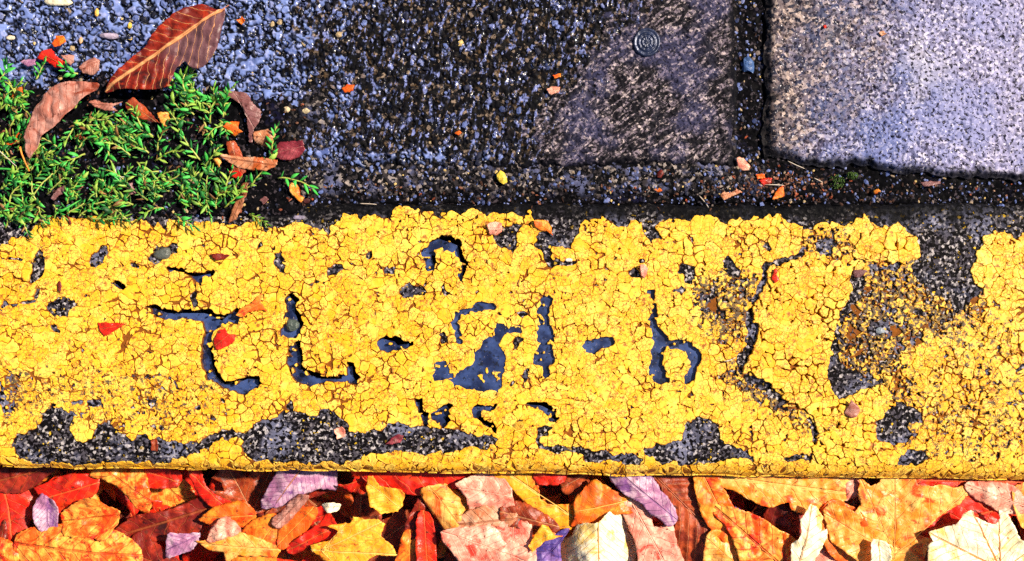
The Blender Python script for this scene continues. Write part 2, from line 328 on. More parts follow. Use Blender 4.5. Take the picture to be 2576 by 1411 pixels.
def loops_of(S, x0, y0):
    """zero contours of the sampled field S"""
    ny, nx = S.shape; B = S > 0
    code = B[:-1, :-1] * 1 + B[:-1, 1:] * 2 + B[1:, 1:] * 4 + B[1:, :-1] * 8
    nxt = {}
    T = {1: [(3, 0)], 2: [(0, 1)], 3: [(3, 1)], 4: [(1, 2)], 5: [(3, 0), (1, 2)], 6: [(0, 2)], 7: [(3, 2)], 8: [(2, 3)], 9: [(2, 0)], 10: [(0, 1), (2, 3)], 11: [(2, 1)], 12: [(1, 3)], 13: [(1, 0)], 14: [(0, 3)]}
    def ek(j, i, e):
        return (j, i, 0) if e == 0 else (j, i + 1, 1) if e == 1 else (j + 1, i, 0) if e == 2 else (j, i, 1)
    for j, i in zip(*np.nonzero((code > 0) & (code < 15))):
        for a, b in T[int(code[j, i])]: nxt[ek(j, i, a)] = ek(j, i, b)
    out = []
    while nxt:
        k0 = next(iter(nxt)); k = k0; L = []
        while k in nxt:
            j, i, d = k; a = S[j, i]; b = S[j + 1, i] if d else S[j, i + 1]
            t = min(max(a / (a - b), .02), .98) if a != b else .5
            L.append((x0 + (i + (0 if d else t)) * st, y0 + (j + (t if d else 0)) * st))
            k = nxt.pop(k)
        out.append(L[::-1])
    return out
def simplify(P, tol):
    P = np.array(P); n = len(P)
    if n < 8: return P
    a = int(np.argmax(((P - P[0]) ** 2).sum(1)))
    keep = {0, a}; stack = [(0, a), (a, n)]
    while stack:
        i, j = stack.pop()
        if j - i < 2: continue
        A = P[i]; Bq = P[j % n]; d = Bq - A; L = math.hypot(*d) + 1e-9
        q = P[i + 1:j]; e = np.abs((q[:, 0] - A[0]) * d[1] - (q[:, 1] - A[1]) * d[0]) / L
        k = int(np.argmax(e))
        if e[k] > tol:
            keep.add(i + 1 + k); stack += [(i, i + 1 + k), (i + 1 + k, j)]
    return P[sorted(keep)]
def area(P):
    x, y = np.array(P).T; return .5 * float(np.sum(x * np.roll(y, -1) - np.roll(x, -1) * y))
order = np.argsort(key, axis=None, kind='stable'); ks = key.ravel()[order]
uk, us = np.unique(ks, return_index=True); ue = np.append(us[1:], len(ks))
chips = []
ncol = GX.shape[1]
for k, a, b in zip(uk, us, ue):
    idx = order[a:b]; jj = idx // ncol; ii = idx % ncol
    j0, j1, i0, i1 = max(jj.min() - 1, 0), jj.max() + 2, max(ii.min() - 1, 0), ii.max() + 2
    sl = (slice(j0, j1), slice(i0, i1))
    if FI[sl].max() <= 0: continue
    ci, cj = int(CI.ravel()[idx[0]]), int(CJ.ravel()[idx[0]])
    cm = float(mixd.ravel()[idx].mean())
    if h01(ci, cj, 77) < (cm - .2) * .5: continue
    qx, qy = wseed(ci, cj, C, 5)
    dk = np.hypot(sx[sl] - qx, sy[sl] - qy)
    own = key[sl] == k
    S = np.where(own, (F2[sl] - F1[sl]) * .5 - crack[sl], -(dk - F1[sl]) * .5 - crack[sl])
    S = np.minimum(S, FI[sl])
    S = np.pad(S, 1, constant_values=-3.)
    for L in loops_of(S, gx[i0] - st, gy[j0] - st):
        if len(L) < 6: continue
        ar = area(L)
        if ar < 14: continue
        P = simplify(L, .55)
        if len(P) < 4: continue
        pl = float(np.median(plate.ravel()[idx]))
        chips.append((ar, P, pl, (h01(ci, cj, 55), cm)))
chips.sort(key=lambda c: -(c[0] if 0 < c[1][0][0] < 2575 and c[1][:, 1].max() < 1190 else c[0] * .01))
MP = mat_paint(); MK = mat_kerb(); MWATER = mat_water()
def chip_geo(P, pl, r, ctr):
    n = len(P)
    d1 = P - np.roll(P, 1, 0); d2 = np.roll(P, -1, 0) - P
    nn = lambda d: np.stack([-d[:, 1], d[:, 0]], 1) / (np.hypot(d[:, 0], d[:, 1])[:, None] + 1e-6)
    N = nn(d1) + nn(d2); N /= (np.hypot(N[:, 0], N[:, 1])[:, None] + .25)
    c = P.mean(0)
    rr = h01(int(c[0] * 7), int(c[1] * 7), 3); r2 = h01(int(c[0] * 7), int(c[1] * 7), 4); r3 = h01(int(c[0] * 7), int(c[1] * 7), 6)
    h = 2.6 + 1.0 * rr + pl
    tx, ty = (r2 - .5) * .05, (r3 - .5) * .05
    Q = P + N * 1.4
    def zz(A, off): return kz(A[:, 0], A[:, 1]) + off + (A[:, 0] - c[0]) * tx + (A[:, 1] - c[1]) * ty
    V = [np.c_[P, zz(P, 0) * 0 + kz(P[:, 0], P[:, 1]) - 3.0], np.c_[P + N * .2, zz(P, h - .9)], np.c_[Q, zz(Q, h)]]
    V = np.vstack(V)
    V = np.c_[(V[:, 0] - CX - ctr[0]) * K, (CY - V[:, 1] - ctr[1]) * K, (V[:, 2] - ctr[2]) * K]
    F = []
    for i in range(n):
        j = (i + 1) % n
        F += [(j, i, n + i, n + j), (n + j, n + i, 2 * n + i, 2 * n + j)]
    F.append(tuple(range(3 * n - 1, 2 * n - 1, -1)))
    return V, F
kerb = empty('kerb', (0, 0, -.13))
tag(kerb, 'concrete kerb under cracked and peeling yellow paint', 'kerb')
for ar, P, pl, r in chips[:300]:
    c = P.mean(0); ctr = (c[0] - CX, CY - c[1], float(kz(c[0], c[1])))
    V, F = chip_geo(P, pl, r, ctr)
    o = pymesh('paint_chip', V, F, MP, kerb)
    o.location = (ctr[0] * K, ctr[1] * K, ctr[2] * K + .13)
    fattr(o.data, 'rnd', np.full(len(V), r[0])); fattr(o.data, 'worn', np.full(len(V), r[1]))
VV, FF, RR = [], [], []; off = 0
for ar, P, pl, r in chips[300:]:
    V, F = chip_geo(P, pl, r, (0, 0, 0))
    VV.append(V); FF += [tuple(q + off for q in f) for f in F]; RR.append(np.tile(np.array([r]), (len(V), 1))); off += len(V)
o = pymesh('small_paint_chips', np.vstack(VV), FF, MP, kerb); RR = np.concatenate(RR); fattr(o.data, 'rnd', RR[:, 0]); fattr(o.data, 'worn', RR[:, 1]); o.location = (0, 0, .13); o['kind'] = 'stuff'
print('chips', len(chips), 'faces', len(FF))
# the concrete body under the paint
def sample(A, x, y):
    i = np.clip(((x - X0) / st).astype(int), 0, A.shape[1] - 1); j = np.clip(((y - 512) / st).astype(int), 0, A.shape[0] - 1)
    return A[j, i]
bx = np.concatenate([np.arange(-6000, X0, 200), np.arange(X0, X1, 2.7), np.arange(X1, 8600, 200)])
s_t = np.concatenate([[0, .02], np.arange(.03, .995, .0042), np.linspace(.996, 1, 4)])
BXg, SS = np.meshgrid(bx, s_t)
yb = YB + 20 * (fbm(BXg, BXg * 0, 90, 3) - .5) + 9 * (fbm(BXg, BXg * 0, 16, 5) - .5)
BYg = yb + SS * (yedge(BXg) - yb)
bare = np.maximum(sample(mhole, BXg, BYg), sstep(.0, -2.0, sample(fspeck, BXg, BYg)))
bare = np.where((BXg < X0) | (BXg > X1), 1.0, bare)
deep = sample(mdeep, BXg, BYg)
BZ = kz(BXg, BYg) + bare * (2.2 * (fbm(BXg, BYg, 26, 7) - .5) + 3.2 * (fbm(BXg, BYg, 7, 8, 2) - .5)) - 44 * sstep(.25, .8, deep) - 1.0
BZ = BZ - 30 * sstep(.02, 0, SS)
top = np.stack([(BXg - CX) * K, (CY - BYg) * K, BZ * K], -1)
def skirt(row, z): r = row.copy(); r[:, 2] = z; return r[None]
full = np.concatenate([skirt(top[0], -.13), top, skirt(top[-1], -.13)], 0)
bb = np.concatenate([bare[:1], bare, np.zeros_like(bare[:1])], 0)
km = rawmesh('body', full.reshape(-1, 3), gridquads(len(bx), len(s_t) + 2)); km.materials.append(MK)
grm = sstep(.115, .02, SS + .11 * (fbm(BXg, BYg, 50, 9) - .5) + .05 * (fbm(BXg, BYg, 9, 19) - .5)) ; fattr(km, 'grime', np.concatenate([grm[:1], grm, grm[:1] * 0], 0))
fattr(km, 'bare', bb); fattr(km, 'deep', np.concatenate([deep[:1] * 0, deep, deep[:1] * 0], 0))
o = link(bpy.data.objects.new('body', km), kerb); o.location = (0, 0, .13)
# rain water standing in the stamped strokes
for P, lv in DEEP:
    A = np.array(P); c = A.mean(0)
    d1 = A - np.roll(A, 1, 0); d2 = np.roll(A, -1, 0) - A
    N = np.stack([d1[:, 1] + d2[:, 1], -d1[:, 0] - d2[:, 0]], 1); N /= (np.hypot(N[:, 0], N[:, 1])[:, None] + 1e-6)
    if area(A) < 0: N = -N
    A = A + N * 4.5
    if lv <= -12: A = A + np.array([-12., 14.])  # water shifted to bare a blackened strip standing for shade
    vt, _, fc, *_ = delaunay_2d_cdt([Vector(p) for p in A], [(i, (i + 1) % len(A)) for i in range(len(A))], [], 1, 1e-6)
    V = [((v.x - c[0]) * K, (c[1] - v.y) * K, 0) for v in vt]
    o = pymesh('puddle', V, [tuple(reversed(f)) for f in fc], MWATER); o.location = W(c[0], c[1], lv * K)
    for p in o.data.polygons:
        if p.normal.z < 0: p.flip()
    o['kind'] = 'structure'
# ---------------------------------------------------------------- pavement slabs, joints, road
def mat_slab_wet():
    s = NM('wet_aggregate_concrete')
    z = s.n('ShaderNodeSeparateXYZ'); s.t.links.new(s.attr('zone', 'Vector'), z.inputs[0])
    A, Bz, P = z.outputs[0], z.outputs[1], z.outputs[2]
    n1 = s.noise(70, 3)
    ca = s.mix(s.step(n1, .3, .65), (.065, .095, .27), (.19, .26, .58))  # film's blue is sky reflection put into the base colour
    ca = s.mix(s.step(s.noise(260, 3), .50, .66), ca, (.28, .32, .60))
    cb, g = grains(s, (.004, .004, .004), (.006, .005, .005), (.22, .16, .12), 520)
    lav = s.math('MULTIPLY', s.step(s.noise(230, 3, vec=s.mapping((1.5, .6, 1), .25)), .53, .60), 1.0)
    cb = s.mix(s.math('MULTIPLY', s.step(s.noise(75, 3), .50, .64), s.step(s.noise(330, 3), .5, .6)), cb, (.075, .045, .022))
    cb = s.mix(lav, cb, (.17, .20, .45))  # lavender streaks: reflections on the wet surface, painted as colour
    cc, g2 = grains(s, (.03, .026, .034), (.19, .15, .19), (.48, .39, .40), 760)
    strk = s.noise(230, 5, .68, s.mapping((.5, 1.4, 1), -.6), .5)
    cc = s.mix(s.step(strk, .57, .46), cc, (.008, .007, .010))
    cc = s.mix(s.math('MULTIPLY', s.step(s.noise(34, 2), .46, .62), .30), cc, (.10, .10, .24))
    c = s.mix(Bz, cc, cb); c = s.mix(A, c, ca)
    fine = s.noise(700, 3)
    nA = s.math('MULTIPLY_ADD', A, -.8, 1.0)
    c = s.mix(s.math('MULTIPLY', s.math('MULTIPLY', Bz, s.step(s.noise(190, 4, .65), .50, .57)), .95), c, s.mix(A, (.004, .004, .005), c))
    c = s.mix(s.math('MULTIPLY', s.math('MULTIPLY', s.step(fine, .54, .62), .92), nA), c, (.004, .004, .008))
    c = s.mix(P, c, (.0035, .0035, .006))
    rough = s.math('MULTIPLY_ADD', A, -.18, s.ramp(s.noise(120), [(.4, .50), (.65, .75)]))
    s.b.inputs['Coat IOR'].default_value = 1.6; s.b.inputs['Coat Roughness'].default_value = .2
    return s.out(c, rough, s.bump(s.math('MULTIPLY', s.math('ADD', s.math('MULTIPLY', g2, .6), fine), nA), .0006, .55), .05, s.math('MAXIMUM', s.math('MULTIPLY', A, .25), s.math('MULTIPLY', s.math('MULTIPLY', lav, Bz), .5)))
def mat_slab_dry():
    s = NM('speckled_pale_concrete')
    g, gv = grains(s, (.05, .05, .12), (.23, .23, .42), (.56, .53, .68), 640)
    c = s.mix(s.math('MULTIPLY', s.step(s.noise(26, 3), .42, .58), .65), g, (.13, .17, .42))
    c = s.mix(s.math('MULTIPLY', s.step(s.noise(20, 3, vec=s.mapping((1, 1, 1), 2.)), .56, .74), .45), c, (.62, .58, .64))
    c = s.mix(s.math('MULTIPLY', s.attr('pale'), .4), c, s.mix(s.noise(300, 3), (.28, .26, .46), (.60, .54, .74)))
    D = s.attr('dirt')
    cd, _ = grains(s, (.010, .008, .007), (.14, .10, .09), (.50, .38, .32), 480)
    c = s.mix(D, c, cd)
    sp = s.step(s.noise(480, 2, .6), .565, .61)
    c = s.mix(s.math('MULTIPLY', sp, .93), c, (.012, .010, .022))
    lt = s.step(s.noise(760, 2, .5, s.mapping((1, 1, 1), 1.)), .66, .72)
    c = s.mix(lt, c, (.78, .74, .78))
    sp2 = s.math('MAXIMUM', s.step(s.noise(240, 3, .6), .64, .68), s.math('MULTIPLY', D, s.step(s.noise(150, 4, .6, s.mapping((.6, 1.4, 1), -.5)), .56, .62)))
    c = s.mix(s.math('MULTIPLY', sp2, .9), c, (.012, .010, .02))
    c = s.mix(s.math('MULTIPLY', s.attr('grime'), .96), c, (.004, .004, .006))
    return s.out(c, .6, s.bump(s.math('SUBTRACT', gv, s.math('MULTIPLY', sp, 1.5)), .0008, .6), .08)
def mat_soil():
    s = NM('dark_damp_soil')
    c, g = grains(s, (.003, .003, .004), (.010, .008, .010), (.15, .12, .13), 640)
    c = s.mix(s.math('MULTIPLY', s.step(s.noise(60, 3), .50, .66), .8), c, (.020, .020, .055))
    c = s.mix(s.step(s.noise(520, 3), .44, .54), (.002, .002, .003), c)
    return s.out(c, s.ramp(s.noise(300), [(.4, .3), (.6, .8)]), s.bump(g, .0012, .8), .5)
def mat_crumb():
    s = NM('crumbling_wet_concrete')
    c, g = grains(s, (.004, .004, .005), (.040, .034, .038), (.34, .29, .27), 560)
    c = s.mix(s.math('MULTIPLY', s.step(s.noise(80, 3), .50, .66), .75), c, (.09, .10, .20))
    c = s.mix(s.step(s.noise(400, 3), .46, .52), (.003, .003, .004), c)
    return s.out(c, .4, s.bump(s.math('ADD', g, s.noise(500)), .001, .7), .6)
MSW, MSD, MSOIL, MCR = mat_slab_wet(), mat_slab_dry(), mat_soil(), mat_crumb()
def mat_pebble():
    s = NM('aggregate_pebble')
    r = s.attr('tone')
    c = s.ramp(r, [(0, (.008, .008, .014)), (.45, (.016, .018, .04)), (.55, (.05, .075, .22)), (.72, (.17, .22, .50)), (.80, (.16, .12, .11)), (.90, (.34, .25, .16)), (1, (.60, .42, .16))])
    c = s.mix(s.step(s.noise(700, 2), .45, .7), c, s.mix(.6, c, (.01, .01, .015)))
    s.b.inputs['Coat Roughness'].default_value = .08
    return s.out(c, .5, s.bump(s.noise(500), .0005, .5), .12, .0)
MPEB = mat_pebble()
pavement = empty('pavement', (0, 0, -.06)); pavement['kind'] = 'structure'
PC = 21.0
def pebble_r(i, j):
    a = h01(i, j, 203)
    return 2.8 + 7.0 * a ** 2.0
def slab_zone(x, y):
    q = 260 * (fbm(x, y, 160, 401) - .5)
    A = sstep(1040, 620, x + q + .25 * y) * 1.0
    A = np.maximum(A, .55 * sstep(480, 250, np.abs(x - 900) + q * .5) * sstep(340, 400, y + q * .2))
    wet = sstep(.60, .68, fbm(x * 1.6, y, 38, 431)) * sstep(1250, 700, x + q)
    A = np.maximum(A, .8 * wet)
    Cc = sstep(1330, 1620, x + q + .5 * (y - 200))
    br = fbm(x * 1.5, y, 26, 441) - .5; br2 = vnoise(x, y, 8, 444) - .5
    A = sstep(.42, .58, A + .95 * br + .35 * br2)
    Cc = sstep(.4, .6, Cc + .8 * br + .5 * br2)
    Bz = np.clip(1 - Cc, 0, 1)
    return A, Bz, Cc
def slab(name, xl, xr, yt, ybf, fine, mat, parent):
    xa = np.concatenate([np.arange(xl[0], xl[1], 60), np.arange(xl[1], xr[0], fine), np.arange(xr[0], xr[1] + 1, 60)]) if xr[1] > xr[0] else np.concatenate([np.arange(xl[0], xl[1], 60), np.arange(xl[1], xr[0] + .1, fine)])
    U = (xa - xa[0]) / (xa[-1] - xa[0])
    ya = np.concatenate([np.arange(yt, -30, 60), np.arange(-30, 430, fine), [430.0]])
    V = (ya - ya[0]) / (ya[-1] - ya[0])
    X, Y = np.meshgrid(xa, ya)
    yb = ybf(X) + 24 * (fbm(X, X * 0, 90, 451) - .5) + 13 * (fbm(X, X * 0, 16, 452) - .5)
    Y = np.where(Y > -30, -30 + (Y + 30) * (yb + 30) / 460, Y)
    return xa, ya, X, Y, yb
def finish(name, X, Y, Z, mat, attrs, depth=-.055):
    co = np.stack([(X - CX) * K, (CY - Y) * K, Z * K], -1)
    co = np.pad(co, ((1, 1), (1, 1), (0, 0)), mode='edge')
    for sl in ((0, slice(None)), (-1, slice(None)), (slice(None), 0), (slice(None), -1)): co[sl + (2,)] = depth
    m = rawmesh(name, co.reshape(-1, 3), gridquads(co.shape[1], co.shape[0])); m.materials.append(mat)
    for k, v in attrs.items():
        v = np.pad(v, ((1, 1), (1, 1)) + ((0, 0),) * (v.ndim - 2), mode='edge')
        (vattr if v.ndim == 3 else fattr)(m, k, v)
    o = link(bpy.data.objects.new(name, m), pavement); o.location = (0, 0, .06)
    return o
# wet slab
xa, ya, X, Y, yb = slab('paving_slab', (-3000, -60), (1852, 1852), -2400, lambda x: 424 + 0 * x, 2.3, MSW, pavement)
sidew = 22 * (fbm(Y, Y * 0, 70, 461) - .5) + 12 * (fbm(Y, Y * 0, 14, 462) - .5)
X = X + sidew * sstep(1780, 1852, X)
worm_ = lambda x, y: sstep(.075, .03, np.abs(fbm(x, y, 24, 478, 3) - .5))
A, Bz, Cc = slab_zone(X, Y)
pxx = X + 5 * (fbm(X, Y, 14, 411) - .5); pyy = Y + 5 * (fbm(X, Y, 14, 421) - .5)
f1, f2, pi, pj = worley(pxx, pyy, PC, 201, .25, 1)
pr = pebble_r(pi, pj)
wob = 5.0 * (fbm(X, Y, 5, 425, 2) - .5)
ring = np.exp(-((f1 + wob - pr - 1.2) / 2.1) ** 2)
PB = np.clip(A * 1.2 + Bz * .75 - Cc, 0, 1)
Z = 6 * (fbm(X, Y, 120, 471) - .5) + 3.0 * (fbm(X, Y, 30, 472) - .5) + 2.6 * (fbm(X, Y, 8, 473, 2) - .5)
Z += PB * (-6.0 * ring) - 5 * worm_(X, Y) * A + (1 - A) * 3.5 * (fbm(X, Y, 7, 474, 2) - .5)
Z += Bz * 7.0 * (fbm(X, Y, 17, 480, 2) - .5)
Z += Cc * 5.0 * (fbm(X * .55 + Y * .85, (Y * .55 - X * .85) * 2.2, 12, 475, 2) - .5)
edge = np.minimum(yb - Y, 1854 - X)
Z -= 14 * sstep(22, 0, edge + 8 * (fbm(X, Y, 16, 476) - .5))
worm = sstep(.075, .03, np.abs(fbm(X, Y, 24, 478, 3) - .5))
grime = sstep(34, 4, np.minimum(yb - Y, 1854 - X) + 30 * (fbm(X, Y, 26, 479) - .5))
pit = np.clip(PB * sstep(.3, .6, ring) + .95 * worm * A + grime + .9 * sstep(.60, .68, fbm(X, Y, 10, 477, 2)) * (.35 + .65 * Bz), 0, 1)  # rings: contact shade round pebbles put into the colour, besides edge grime
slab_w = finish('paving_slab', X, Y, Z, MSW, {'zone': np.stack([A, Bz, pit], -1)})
# pebbles bedded in it: the largest as parts, the others joined
import bmesh
def pebble_mesh(k):
    bm = bmesh.new(); bmesh.ops.create_icosphere(bm, subdivisions=1, radius=1)
    rr = random.Random(k)
    for v in bm.verts: v.co *= .68 + .55 * rr.random()
    m = bpy.data.meshes.new('pebble'); bm.to_mesh(m); bm.free()
    m.materials.append(MPEB)
    return m
PEBS = []
for i in range(-6, int(1850 / PC)):
    for j in range(-3, int(424 / PC)):
        if h01(i, j, 203) < 0: continue
        if h01(i, j, 203) is None: continue
        if h01(i, j, 203 - 0) >= 0 and h01(i, j, 201 + 2) < .25: continue
        x, y = wseed(i, j, PC, 201); x, y = float(x), float(y)
        if x > 1840 or y > 415: continue
        a, b, c = (float(q) for q in slab_zone(np.array([x]), np.array([y])))if False else [float(q[0]) for q in slab_zone(np.array([x]), np.array([y]))]
        if h01(i, j, 210) > a * .45 + b * .35 - c * .6 + .06: continue
        PEBS.append((float(pebble_r(i, j)), x, y, float(h01(i, j, 211)), a))
PEBS.sort(key=lambda p: -p[0] if p[1] > 0 and p[2] > 0 else 0)
TONES = [0, .2, .35, .45, .5, .58, .62, .68, .74, .8, .86, .92, 1.0]
pm = {}
def get_peb(k, t):
    if (k, t) not in pm:
        m = pebble_mesh(k); fattr(m, 'tone', np.full(len(m.vertices), TONES[t])); pm[(k, t)] = m
    return pm[(k, t)]
def peb_pose(p):
    r, x, y, h, a = p
    rz = h * 40
    return r, x, y, rz, (.85 + .5 * ((h * 13) % 1)), 4.5 * 0 - r * .25 + ((h * 7) % 1) * 1.2
def tone_of(p):
    h = (p[3] * 29) % 1
    t = 5 + h * 3.5 if h > .3 else h * 14
    if p[4] < .3: t = h * 10
    if (p[3] * 101) % 1 > .93: t = 10 + (p[3] * 53) % 3
    return int(min(t, 12))
for p in PEBS[:300]:
    r, x, y, rz, el, z = peb_pose(p)
    o = bpy.data.objects.new('pebble', get_peb(int(p[3] * 1000) % 6, tone_of(p))); link(o, pavement)
    o.location = W(x, y, z * K + .06); o.rotation_euler = (0, 0, rz); o.scale = (r * el * K, r * K / el, r * .5 * K)
VV, FF, TT = [], [], []; off = 0
ico = [np.array([v.co[:] for v in pebble_mesh(k).vertices]) for k in range(6)]; icf = [tuple(p.vertices) for p in pebble_mesh(0).polygons]
def scatter(points, name, parent, zoff=0.0, lz=0.0):
    VV, FF, TT = [], [], []; off = 0
    for p in points:
        r, x, y, rz, el, z = peb_pose(p)
        v = ico[int(p[3] * 1000) % 6] * (r * el, r / el, r * .5); c, s_ = math.cos(rz), math.sin(rz)
        v = np.c_[v[:, 0] * c - v[:, 1] * s_, v[:, 0] * s_ + v[:, 1] * c, v[:, 2]]
        w = W(x, y, (z + (p[5] if len(p) > 5 else 0)) * K + lz)
        VV.append(v * K + np.array(w)); FF += [tuple(q + off for q in f) for f in icf]; TT.append(np.full(len(v), TONES[tone_of(p)])); off += len(v)
    o = pymesh(name, np.vstack(VV), FF, MPEB, parent, False); fattr(o.data, 'tone', np.concatenate(TT)); o['kind'] = 'stuff'
    return o
def peb_pose(p):
    r, x, y, h = p[:4]
    return r, x, y, h * 40, (.85 + .5 * ((h * 13) % 1)), -r * .25 + ((h * 7) % 1) * 1.2
scatter(PEBS[300:], 'small_pebbles', pavement, lz=.06)
print('pebbles', len(PEBS))
# dry slab
xa, ya, X, Y, yb = slab('paving_slab', (1928, 1929), (2640, 5600), -2400, lambda x: np.interp(x, [1900, 1960, 2100, 2300, 2575, 5600], [392, 402, 418, 432, 446, 560]), 2.3, MSD, pavement)
X = X + (22 * (fbm(Y, Y * 0, 70, 561) - .5) + 12 * (fbm(Y, Y * 0, 14, 562) - .5)) * sstep(2000, 1928, X)
Z = 5 * (fbm(X, Y, 140, 571) - .5) + 1.6 * (fbm(X, Y, 24, 572) - .5) + 2.4 * (fbm(X, Y, 6.5, 573, 2) - .5) - 3.2 * sstep(.62, .72, fbm(X, Y, 9, 574, 2))
dirt = sstep(2360, 2000, X + 360 * (fbm(X, Y, 130, 577) - .5) + .35 * Y)
Z += dirt * 2.5 * (fbm(X, Y, 8, 575, 2) - .5)
edge = np.minimum(yb - Y, X - 1926)
Z -= 12 * sstep(18, 0, edge + 8 * (fbm(X, Y, 16, 576) - .5))
gr = sstep(30, 2, np.minimum(yb - Y, X - 1926) + 34 * (fbm(X, Y, 30, 579) - .5))
slab_d = finish('paving_slab', X, Y, Z, MSD, {'dirt': dirt * .9, 'grime': gr, 'pale': sstep(2150, 2600, X + 250 * (fbm(X, Y, 110, 580) - .5))})
# soil in the joints and under the weeds; crumbled concrete along the back of the kerb
def soilz(x, y):
    base = -20 + 8 * (fbm(x, y, 60, 601) - .5)
    d = np.minimum(np.minimum(sstep(860, 700, x + 60 * (fbm(x, y, 70, 603) - .5)), sstep(130, 260, y + .0 * x + 90 * (fbm(x, y, 90, 602) - .5) - .12 * np.clip(x - 500, 0, 400))), 1)
    base = base + d * 26 * sstep(575, 530, y)
    cr = sstep(700, 830, x) * sstep(1950, 1800, x) * sstep(500, 470, y + 12 * (fbm(x, y, 40, 604) - .5)) * np.maximum(sstep(398, 420, y), sstep(1860, 1840, x))
    base = base + cr * 13
    cl = sstep(1720, 1780, x) * sstep(2130, 2050, x) * sstep(410, 440, y) * sstep(510, 480, y)
    base = base + cl * 9
    return base + 5 * (fbm(x, y, 22, 605) - .5) + 5 * (fbm(x, y, 7, 606, 2) - .5), cr
sxs = np.concatenate([np.arange(-1500, -60, 60), np.arange(-60, 2640, 3.2), np.arange(2640, 4200, 60)]); sys_ = np.concatenate([np.arange(-1500, -30, 60), np.arange(-30, 150, 6), np.arange(150, 580, 3.2)])
X, Y = np.meshgrid(sxs, sys_)
Z, cr = soilz(X, Y)
Z = np.where(Y < 400, np.where(X > 900, np.minimum(Z, -16), Z), Z)
Z = np.where((Y > 509) & (X > 840), -30, Z)
co = np.stack([(X - CX) * K, (CY - Y) * K, Z * K], -1)
m = rawmesh('soil', co.reshape(-1, 3), gridquads(len(sxs), len(sys_))); 
def mat_soil_mix():
    s = NM('soil_and_crumbled_concrete')
    c, g = grains(s, (.0015, .0015, .002), (.004, .0035, .005), (.05, .04, .05), 640)
    c = s.mix(s.math('MULTIPLY', s.step(s.noise(60, 3), .56, .72), .8), c, (.008, .008, .03))
    c = s.mix(s.step(s.noise(520, 3), .46, .56), (.002, .002, .003), c)
    k, g2 = grains(s, (.004, .004, .005), (.030, .025, .028), (.30, .25, .23), 520)
    k = s.mix(s.math('MULTIPLY', s.step(s.noise(80, 3), .50, .66), .75), k, (.10, .11, .22))
    k = s.mix(s.step(s.noise(400, 3), .44, .50), (.003, .003, .004), k)
    c = s.mix(s.attr('crumb'), c, k)
    return s.out(c, s.ramp(s.noise(300), [(.4, .6), (.6, .95)]), s.bump(g, .0012, .6), .03)
m.materials.append(mat_soil_mix()); fattr(m, 'crumb', cr)
o = link(bpy.data.objects.new('soil', m)); o['kind'] = 'structure'
# grit lying in the joint
rg = random.Random(31); GR = []
for k in range(1700):
    x = rg.uniform(-40, 2640)
    y = rg.uniform(418, 520) if x > 760 else rg.uniform(180, 545)
    if rg.random() < .12: x = rg.uniform(1852, 1925); y = rg.uniform(-20, 440)
    zz = float(soilz(np.array([x]), np.array([y]))[0][0])
    GR.append((rg.uniform(1.6, 4.6) if rg.random() < .93 else rg.uniform(5, 8), x, y, rg.random(), 0, zz + .5))
g = scatter(GR, 'grit', None); g['label'] = 'grit and small stones lying in the joints'
# road under the leaves
def mat_road():
    s = NM('dark_wet_road')
    c = s.mix(s.noise(120, 4), (.006, .004, .004), (.035, .018, .012))
    return s.out(c, .5, s.bump(s.noise(300), .003, .6), .5)
rd = []
rxs = np.concatenate([[-200000, -60000, -20000, -8000], np.arange(-4000, 6600, 40), [10000, 24000, 60000, 200000]]); rys = np.concatenate([np.arange(1100, 3000, 30), [4000, 8000, 20000, 80000, 300000]])
X, Y = np.meshgrid(rxs, rys)
Z = -430 + 6 * (fbm(X, Y, 60, 701) - .5)
m = rawmesh('road', np.stack([(X - CX) * K, (CY - Y) * K, Z * K], -1).reshape(-1, 3), gridquads(len(rxs), len(rys))); m.materials.append(mat_road())
o = link(bpy.data.objects.new('road', m)); o['kind'] = 'structure'
gv = [(-60, -.1, -.07), (60, -.1, -.07), (60, 60, -.07), (-60, 60, -.07)]
o = pymesh('ground', [(-60, .04, -.07), (60, .04, -.07), (60, 60, -.07), (-60, 60, -.07)], [(0, 1, 2, 3)], MSOIL); o['kind'] = 'structure'
